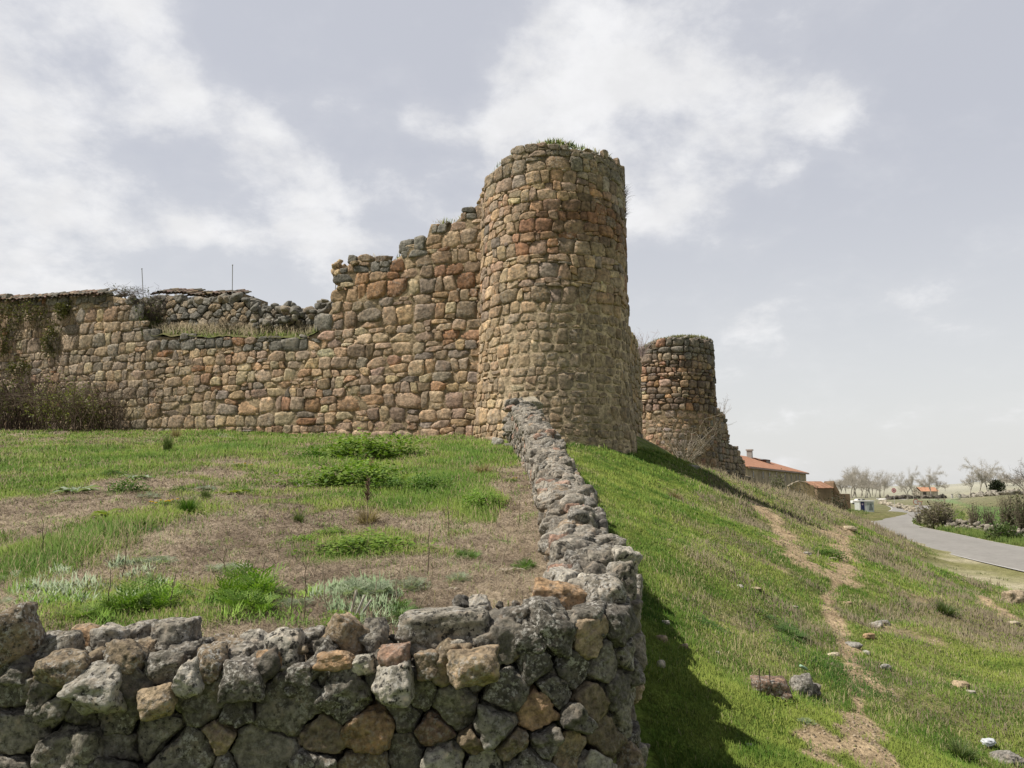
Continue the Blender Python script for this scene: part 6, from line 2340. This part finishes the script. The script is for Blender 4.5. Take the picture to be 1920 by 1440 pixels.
# ochre ruin
Y = 96
p0 = P(1480, 930, Y)
ru = thing('ruined_house', 'small ochre stone ruin with a rounded broken top', 'ruin', (p0[0], p0[1], -3))
zf_ = lambda py: P(1500, py, Y)[2]
k = Y / FPX
rough_wall(ru, 'front_wall', np.array([p0[0], Y]), (1, 0), [(0, zf_(912)), (10 * k, zf_(906)), (20 * k, zf_(903)), (32 * k, zf_(905)), (36 * k, zf_(909)), (46 * k, zf_(909)), (47 * k, zf_(914))], -3.2, .6, (.40, .31, .18))
rough_wall(ru, 'side_wall', np.array([p0[0] + 47 * k, Y + .7]), (.15, .99), [(0, zf_(913)), (2, zf_(911)), (4, zf_(916))], -3.2, .6, (.45, .33, .18))
mb = MB()
for q in range(26):
    x = p0[0] + q * 36 * k / 26
    zz = np.interp(q / 26, [0, .28, .55, .89, 1], [zf_(912), zf_(906), zf_(903), zf_(905), zf_(909)])
    V, F = free_rock((.16, .3, .08), 1, 10, .1)
    mb.add(V + [x - p0[0], .2, zz + .05 + 3], F, (.30, .26, .2))
mb.build('coping', M_PLASTER, ru)
# red roofed shed
Y = 112
k = Y / FPX
p0 = P(1533, 930, Y)
sh = thing('old_shed', 'small old stone shed with a sloping red tile roof beside the road', 'shed', (p0[0], Y, -3.9))
z_ = lambda py: P(1550, py, Y)[2] + 3.9
wv = 30 * k
mb = MB()
V = [(0, 0, 0), (wv, 0, 0), (wv, 4.2, 0), (0, 4.2, 0), (0, 0, z_(915)), (wv, 0, z_(914)), (wv, 4.2, z_(903)), (0, 4.2, z_(903.5))]
mb.add(V, np.array([(0, 1, 5, 4), (1, 2, 6, 5), (2, 3, 7, 6), (3, 0, 4, 7)]), (.27, .20, .135))
mb.build('wall', M_PLASTER, sh, False)
mb = MB()
nt_ = 13
for i in range(nt_):
    x0, x1 = -.15 + (wv + .2) * i / nt_, -.15 + (wv + .2) * (i + .8) / nt_
    a = np.linspace(0, pi, 5)
    xs = (x0 + x1) / 2 - (x1 - x0) / 2 * np.cos(a)
    lo = np.stack([xs, np.full(5, -.25), z_(915.5) + .08 * np.sin(a)], 1)
    hi_ = np.stack([xs, np.full(5, 4.3), z_(902.5) + .08 * np.sin(a)], 1)
    mb.add(np.concatenate([lo, hi_]), grid_faces(2, 5), np.array([.33, .19, .125]) * rng.uniform(.75, 1.15))
mb.add([(-.15, -.2, z_(915.8)), (wv + .1, -.2, z_(915.8)), (wv + .1, 4.3, z_(903)), (-.15, 4.3, z_(903))], np.array([(0, 1, 2, 3)]), (.2, .1, .07))
mb.build('roof', M_FARTILE, sh, False)
rough_wall(sh, 'gable_wall', np.array([p0[0] + wv + .02, Y - .1]), (1, 0), [(0, z_(906) - 3.9), (1.5 * k, z_(902) - 3.9), (4 * k, z_(910) - 3.9), (8 * k, z_(918) - 3.9), (10.5 * k, z_(922) - 3.9)], -4.2, 3.5, (.20, .14, .09))  # darker wall colour stands for the gable's shade
mb = MB()
mb.box(1.1, -.03, 0, 1.9, .02, 1.7, (.03, .025, .02))
mb.build('doorway', M_PAINT, sh, False)
# low brown wall right of the shed
w3 = thing('garden_wall', 'low brown earth coloured wall between the shed and the road', 'stone wall', (*P(1574, 936, 130)[:2], -3.9))
p0 = P(1572, 936, 130)
rough_wall(w3, 'stonework', np.array([p0[0], 130.]), (1, .1), [(0, P(0, 926, 130)[2]), (10, P(0, 927, 130)[2] - .1), (23 * 130 / FPX, P(0, 928, 130)[2])], -4.1, .5, (.30, .21, .14))

# small house on the meadow
h = hit(1742, 932)
Y = h[1]
k = Y / FPX
hs = thing('small_house', 'small pale stone house with an orange tile roof on the meadow', 'house', (h[0], Y, h[2]))
W2_ = 34 * k / 2
zt = 11 * k
mb = MB()
mb.add([(-W2_, 0, -.5), (W2_, 0, -.5), (W2_, 7, -.5), (-W2_, 7, -.5), (-W2_, 0, zt), (W2_, 0, zt), (W2_, 7, zt), (-W2_, 7, zt), (-W2_, 3.5, zt + 7 * k), (W2_, 3.5, zt + 7 * k)],
       [np.array([(0, 1, 5, 4), (2, 3, 7, 6), (1, 2, 6, 5), (3, 0, 4, 7)]), np.array([(5, 6, 9), (7, 4, 8)])], (.46, .42, .35))
mb.build('wall', M_PLASTER, hs, False)
mb = MB()
q = .5
mb.add([(-W2_ * .86, -q, zt - .1), (W2_ + q, -q, zt - .1), (W2_ + q, 3.5, zt + 7.3 * k), (-W2_ * .86, 3.5, zt + 7.3 * k), (-W2_ * .86, 7.5, zt - .1), (W2_ + q, 7.5, zt - .1)], np.array([(0, 1, 2, 3), (3, 2, 5, 4)]), (.50, .27, .17))
rf = mb.build('roof', M_FARTILE, hs, False)
mb = MB()
mb.box(-.3, 3.2, zt + 7 * k, .3, 3.8, zt + 8.6 * k, (.3, .2, .15))
mb.build('chimney', M_PAINT, rf, False)
mb = MB()
mb.box(-W2_ * .62, -.06, -.4, -W2_ * .28, .04, zt * .82, (.06, .05, .045))  # dark box painted as the shade inside the open door
mb.build('doorway', M_PAINT, hs, False)
for px, lb in ((1785.5, 'left white gate post beside the dark bush'), (1800, 'right white gate post beside the dark bush')):
    h = hit(px, 934)
    k = h[1] / FPX
    mb = MB()
    mb.box(-1.6 * k, -.3, -.2, 1.6 * k, .3, 7 * k, (.75, .73, .69))
    mb.box(-2.1 * k, -.4, 7 * k + .003, 2.1 * k, .4, 8 * k, (.5, .47, .42))
    o = mb.build('gate_post', M_PAINT, smooth=False)
    o.location = h
    tag(o, lb, 'gate post')

# white cabin by the road
Y = 125.0
c0 = P(1611, 963, Y)
k = Y / FPX
cb = thing('roadside_cabin', 'white box cabin with dark blue panel standing beside the road', 'cabin', (c0[0] + .1, Y, -3.95), -.06)
Wc, Hc, Dc = 26.5 * k, 25 * k, 2.0
mb = MB()
mb.box(0, 0, .16, Wc, Dc, Hc - .12, (.62, .66, .66))
mb.build('body', M_PAINT, cb, False)
mb = MB()
mb.box(-.10, -.12, Hc - .118, Wc + .10, Dc + .1, Hc + .06, (.82, .82, .82))
mb.build('roof', M_PAINT, cb, False)
mb = MB()
mb.box(.0, -.05, .17, .20, -.002, Hc - .13, (.80, .81, .82))
mb.build('corner_post', M_PAINT, cb, False)
mb = MB()
mb.box(.203, -.04, .17, .78, -.002, Hc - .13, (.018, .028, .11))
dp = mb.build('blue_panel', M_PAINT, cb, False)
mb = MB()
a = np.linspace(0, 2 * pi, 17)[:-1]
for rr, yy, cc in ((.17, -.046, (.30, .22, .40)), (.10, -.05, (.62, .52, .62))):
    mb.add(np.concatenate([np.stack([.49 + rr * np.cos(a), np.full(16, yy), Hc - .55 + rr * np.sin(a)], 1), [[.49, yy, Hc - .55]]]), np.stack([np.arange(16), (np.arange(16) + 1) % 16, np.full(16, 16)], 1), cc)
mb.build('emblem', M_PAINT, dp, False)
mb = MB()
mb.box(1.22, -.03, .38, Wc - .12, -.002, Hc - .32, (.44, .50, .49))
po = mb.build('poster', M_PAINT, cb, False)
mb = MB()
mb.add([(1.45, -.036, .65), (2.1, -.036, .65), (2.1, -.036, 1.0), (1.92, -.036, 1.55), (1.8, -.036, 1.75), (1.62, -.036, 1.5), (1.5, -.036, 1.0)], [np.array([(0, 1, 2, 6)]), np.array([(6, 2, 3, 5)]), np.array([(5, 3, 4)])], (.17, .20, .20))
mb.build('poster_figure', M_PAINT, po, False)
for x in (.84, 1.02):
    mb = MB()
    mb.box(x, -.025, .17, x + .05, -.002, Hc - .13, (.78, .80, .80))
    mb.build('door_trim', M_PAINT, cb, False)
for x in (.12, Wc / 2 - .1, Wc - .32):
    mb = MB()
    mb.box(x, .1, -.1, x + .2, Dc - .1, .158, (.04, .04, .04))
    mb.build('foot', M_PAINT, cb, False)
# pad under the cabin
mb = MB()
mb.box(c0[0] - .3, Y - 1.6, -4.1, c0[0] + Wc + 1.6, Y + 2.6, -3.90, (.50, .46, .38))
struct(mb.build('concrete_pad', M_ROAD, smooth=False))

# parked car
Y = 205.0
cc0 = P(1599, 944, Y)
car = thing('parked_car', 'white parked car half hidden behind the white cabin', 'car', (cc0[0], Y, ZR - .02))
prof_c = [(0, .35), (0, .8), (.15, .95), (.95, 1.0), (1.5, 1.42), (2.9, 1.45), (3.6, 1.0), (4.1, .92), (4.25, .7), (4.25, .35)]
V = np.array([(x, y_, z) for y_ in (0, 1.7) for x, z in prof_c])
m = len(prof_c)
mb = MB()
i = np.arange(m)
mb.add(V, [np.stack([i, (i + 1) % m, (i + 1) % m + m, i + m], 1)], (.8, .8, .79))
for s in (0, m):
    mb.add(np.concatenate([V[s:s + m], [V[s:s + m].mean(0)]]), np.stack([i, (i + 1) % m, np.full(m, m)], 1), (.8, .8, .79))
mb.build('body', M_PAINT, car, False)
for x0, x1 in ((1.1, 2.1), (2.2, 3.3)):
    mb = MB()
    mb.add([(x0 + .15, -.01, 1.02), (x1, -.01, 1.02), (x1 - .12, -.01, 1.36), (x0 + .45, -.01, 1.36)], np.array([(0, 1, 2, 3)]), (.04, .04, .05))
    mb.build('window', M_GLASS, car, False)
a = np.linspace(0, 2 * pi, 15)[:-1]
for x0 in (.85, 3.4):
    for y_ in (-.02, 1.5):
        mb = MB()
        V = np.concatenate([np.stack([x0 + .32 * np.cos(a), np.full(14, yy), .32 + .32 * np.sin(a)], 1) for yy in (y_, y_ + .22)])
        i = np.arange(14)
        mb.add(np.concatenate([V, [[x0, y_, .32]]]), [np.stack([i, (i + 1) % 14, (i + 1) % 14 + 14, i + 14], 1), np.stack([i, (i + 1) % 14, np.full(14, 28)], 1)], (.03, .03, .03))
        mb.build('wheel', M_PAINT, car, False)
h = hit(1655, 938.5)
V, F = free_rock((1.5, 1.0, .45), 3, 14, .05)
o = mk('white_slab', V, [F], M_PLASTER, np.tile((.75, .73, .68, 0), (len(V), 1)))
o.location = h + [0, 0, .3]
tag(o, 'white slab lying on the verge beyond the road bend', 'stone slab')


# traffic signs
def disc(mb, c, r, y, col, k=24):
    a = np.linspace(0, 2 * pi, k + 1)[:-1]
    V = np.concatenate([np.stack([c[0] + r * np.cos(a), np.full(k, y), c[1] + r * np.sin(a)], 1), [[c[0], y, c[1]]]])
    mb.add(V, np.stack([np.arange(k), (np.arange(k) + 1) % k, np.full(k, k)], 1), col)


def sign(name, label, px, pyc, Y, shape, r, rz=0):
    c = P(px, pyc, Y)
    zg = tz(c[0], c[1])
    t = thing(name, label, 'traffic sign', (c[0], Y, zg), rz)
    H = c[2] - zg
    mb = MB()
    mb.tube([(0, .06, -.2), (0, .06, H + r * .6)], .035, 8, (.5, .5, .5))
    mb.build('pole', M_METAL, t)
    mb = MB()
    red, wht, blk = (.55, .06, .05), (.80, .79, .76), (.04, .04, .04)
    if shape == 'round':
        disc(mb, (0, H), r, 0, red)
        disc(mb, (0, H), r * .80, -.006, wht)
        f = mb.build('face', M_PAINT, t, False)
        mb = MB()
        for x0 in (-.42, .08):
            for bx in ((x0, -.3, x0 + .08, .3), (x0 + .26, -.3, x0 + .34, .3), (x0 + .08, .22, x0 + .26, .3), (x0 + .08, -.3, x0 + .26, -.22)):
                mb.box(bx[0] * r, -.012, bx[1] * r, bx[2] * r, -.009, bx[3] * r, blk)
        mb.build('digits', M_PAINT, f, False)
    elif shape == 'yield':
        for q, yy, cc in ((1, 0, red), (.70, -.006, wht)):
            mb.add([(-r * q, yy, H + r * .58 * q), (r * q, yy, H + r * .58 * q), (0, yy, H - r * 1.15 * q)], np.array([(0, 1, 2)]), cc)
        mb.build('face', M_PAINT, t, False)
    else:
        disc(mb, (0, H), r, 0, (.55, .10, .12))
        disc(mb, (0, H), r * .72, -.008, (.80, .55, .55))
        f = mb.build('face', M_PAINT, t, False)
        mb = MB()
        mb.box(-r * .22, -.02, H - r * .4, r * .22, -.012, H + r * .42, (.25, .03, .05))
        mb.build('symbol', M_PAINT, f, False)
    return t


sign('traffic_sign', 'red rimmed round sign with dark symbol far down the road', 1676, 919.5, 165, 'far', .50)
sign('traffic_sign', 'round white sign with red rim left of the triangular one', 1717.5, 941, 92, 'round', .33)
sign('traffic_sign', 'white inverted triangle sign with red rim by the big shrub', 1724.5, 943.5, 90, 'yield', .36)
# ------------------------------------------------------------------ camera, sun, sky
SKY_BLOBS = [(1230, 110, 260, .40), (1120, 235, 210, .36), (1000, 225, 120, .25), (1270, 330, 120, .25), (1390, 100, 120, .14), (90, 60, 190, .42), (250, 70, 90, .25), (30, 230, 100, .15), (250, 190, 100, .32), (370, 300, 140, .40), (510, 390, 140, .38), (660, 450, 140, .30), (30, 460, 150, .42), (800, 225, 50, .35), (1540, 200, 55, .3), (1400, 530, 120, .15), (1465, 350, 40, .3), (1440, 290, 60, .22), (150, 330, 160, .15)]
cam = bpy.data.cameras.new('camera')
cam.sensor_width = 36
cam.lens = 36 * FPX / 1920
cam.clip_start = .05
cam.clip_end = 12000
co_ = bpy.data.objects.new('camera', cam)
COL.objects.link(co_)
co_.location = (0, 0, 0)
co_.rotation_euler = (pi / 2 + TH, 0, 0)
SC.camera = co_

EL, AZ = radians(57), radians(-100)      # azimuth from +Y, negative = left
sun = bpy.data.lights.new('sun', 'SUN')
sun.energy = 5.0
sun.angle = radians(.6)
sun.color = (1, .93, .82)
so = bpy.data.objects.new('sun', sun)
COL.objects.link(so)
to_sun = np.array([sin(AZ) * cos(EL), cos(AZ) * cos(EL), sin(EL)])
from mathutils import Vector
so.rotation_euler = Vector(to_sun).to_track_quat('Z', 'Y').to_euler()
so.location = (-20, 0, 30)

w = bpy.data.worlds.new('World')
SC.world = w
w.use_nodes = True
nt = w.node_tree
nt.nodes.clear()
out = nt.nodes.new('ShaderNodeOutputWorld')
bg = nt.nodes.new('ShaderNodeBackground')
nt.links.new(bg.outputs[0], out.inputs[0])
bg.inputs[1].default_value = .1
sky = N(nt, 'ShaderNodeTexSky', sky_type='NISHITA')
sky.sun_disc = False
sky.sun_elevation = EL
sky.sun_rotation = AZ
sky.dust_density = 3
sky.air_density = 1.2
dirv = N(nt, 'ShaderNodeTexCoord').outputs['Generated']
sep = N(nt, 'ShaderNodeSeparateXYZ')
nt.links.new(dirv, sep.inputs[0])
zc = mth(nt, 'MAXIMUM', sep.outputs[2], 0.0)
# haze: lavender grey overhead, near-white at the horizon
hz = mixc(nt, ramp(nt, zc, 0.0, .42), (8.8, 8.8, 8.7), (6.45, 6.55, 7.1))
c = mixc(nt, .80, sky.outputs[0], hz)
# clouds on a flat layer, thick only in a few regions of the sky
zz = mth(nt, 'ADD', zc, .38)
pl = N(nt, 'ShaderNodeCombineXYZ')
nt.links.new(mth(nt, 'DIVIDE', sep.outputs[0], zz), pl.inputs[0])
nt.links.new(mth(nt, 'DIVIDE', sep.outputs[1], zz), pl.inputs[1])


def cnoise(scale, detail, rough, off=0, dist=0):
    mp = N(nt, 'ShaderNodeMapping')
    mp.inputs['Location'].default_value = (off, off * .7, 0)
    nt.links.new(pl.outputs[0], mp.inputs[0])
    n = N(nt, 'ShaderNodeTexNoise')
    n.inputs['Scale'].default_value = scale
    n.inputs['Detail'].default_value = detail
    n.inputs['Roughness'].default_value = rough
    n.inputs['Distortion'].default_value = dist
    nt.links.new(mp.outputs[0], n.inputs['Vector'])
    return n.outputs[0]


dn = N(nt, 'ShaderNodeVectorMath', operation='NORMALIZE')
nt.links.new(dirv, dn.inputs[0])
reg = None
for px, py, r, a in SKY_BLOBS:
    d = ray(px, py)
    d = d / np.linalg.norm(d)
    dot = N(nt, 'ShaderNodeVectorMath', operation='DOT_PRODUCT')
    nt.links.new(dn.outputs[0], dot.inputs[0])
    dot.inputs[1].default_value = tuple(d)
    g = ramp(nt, dot.outputs['Value'], cos(r / FPX * 1.35), 1.0, 0, a)
    reg = g if reg is None else mth(nt, 'ADD', reg, g)
n1 = cnoise(4.8, 12, .60, 3.1, .12)
n2_ = cnoise(1.6, 4, .5, 8.4)
v = mth(nt, 'ADD', mth(nt, 'MULTIPLY', mth(nt, 'SUBTRACT', n1, .5), 2.3), mth(nt, 'MULTIPLY', mth(nt, 'SUBTRACT', n2_, .5), .7))
v = mth(nt, 'ADD', v, mth(nt, 'MINIMUM', reg, .50))
m1 = ramp(nt, v, .08, .78, 0, .97)
m2 = ramp(nt, v, -.1, .45, 0, .16)
m = mth(nt, 'MAXIMUM', m1, m2)
shade = ramp(nt, cnoise(8, 5, .6, 1.7), .3, .7, .93, 1.05)
cl = scal(nt, mixc(nt, 0.0, (9.0, 9.0, 9.1), (1, 1, 1)), shade)
c = mixc(nt, mth(nt, 'MULTIPLY', m, .95), c, cl)
# sky dimmed overhead and behind the camera to lower its fill light
up_ = ramp(nt, zc, .56, .85, 1.0, .42)
bk = ramp(nt, sep.outputs[1], -.15, .45, .62, 1.0)
c = scal(nt, c, mth(nt, 'MULTIPLY', up_, bk))
nt.links.new(c, bg.inputs[0])
SC.view_settings.view_transform = 'Standard'
SC.view_settings.look = 'None'
SC.view_settings.exposure = 0
SC.cycles.use_denoising = True
SC.cycles.max_bounces = 5
SC.cycles.diffuse_bounces = 2
SC.cycles.transmission_bounces = 2
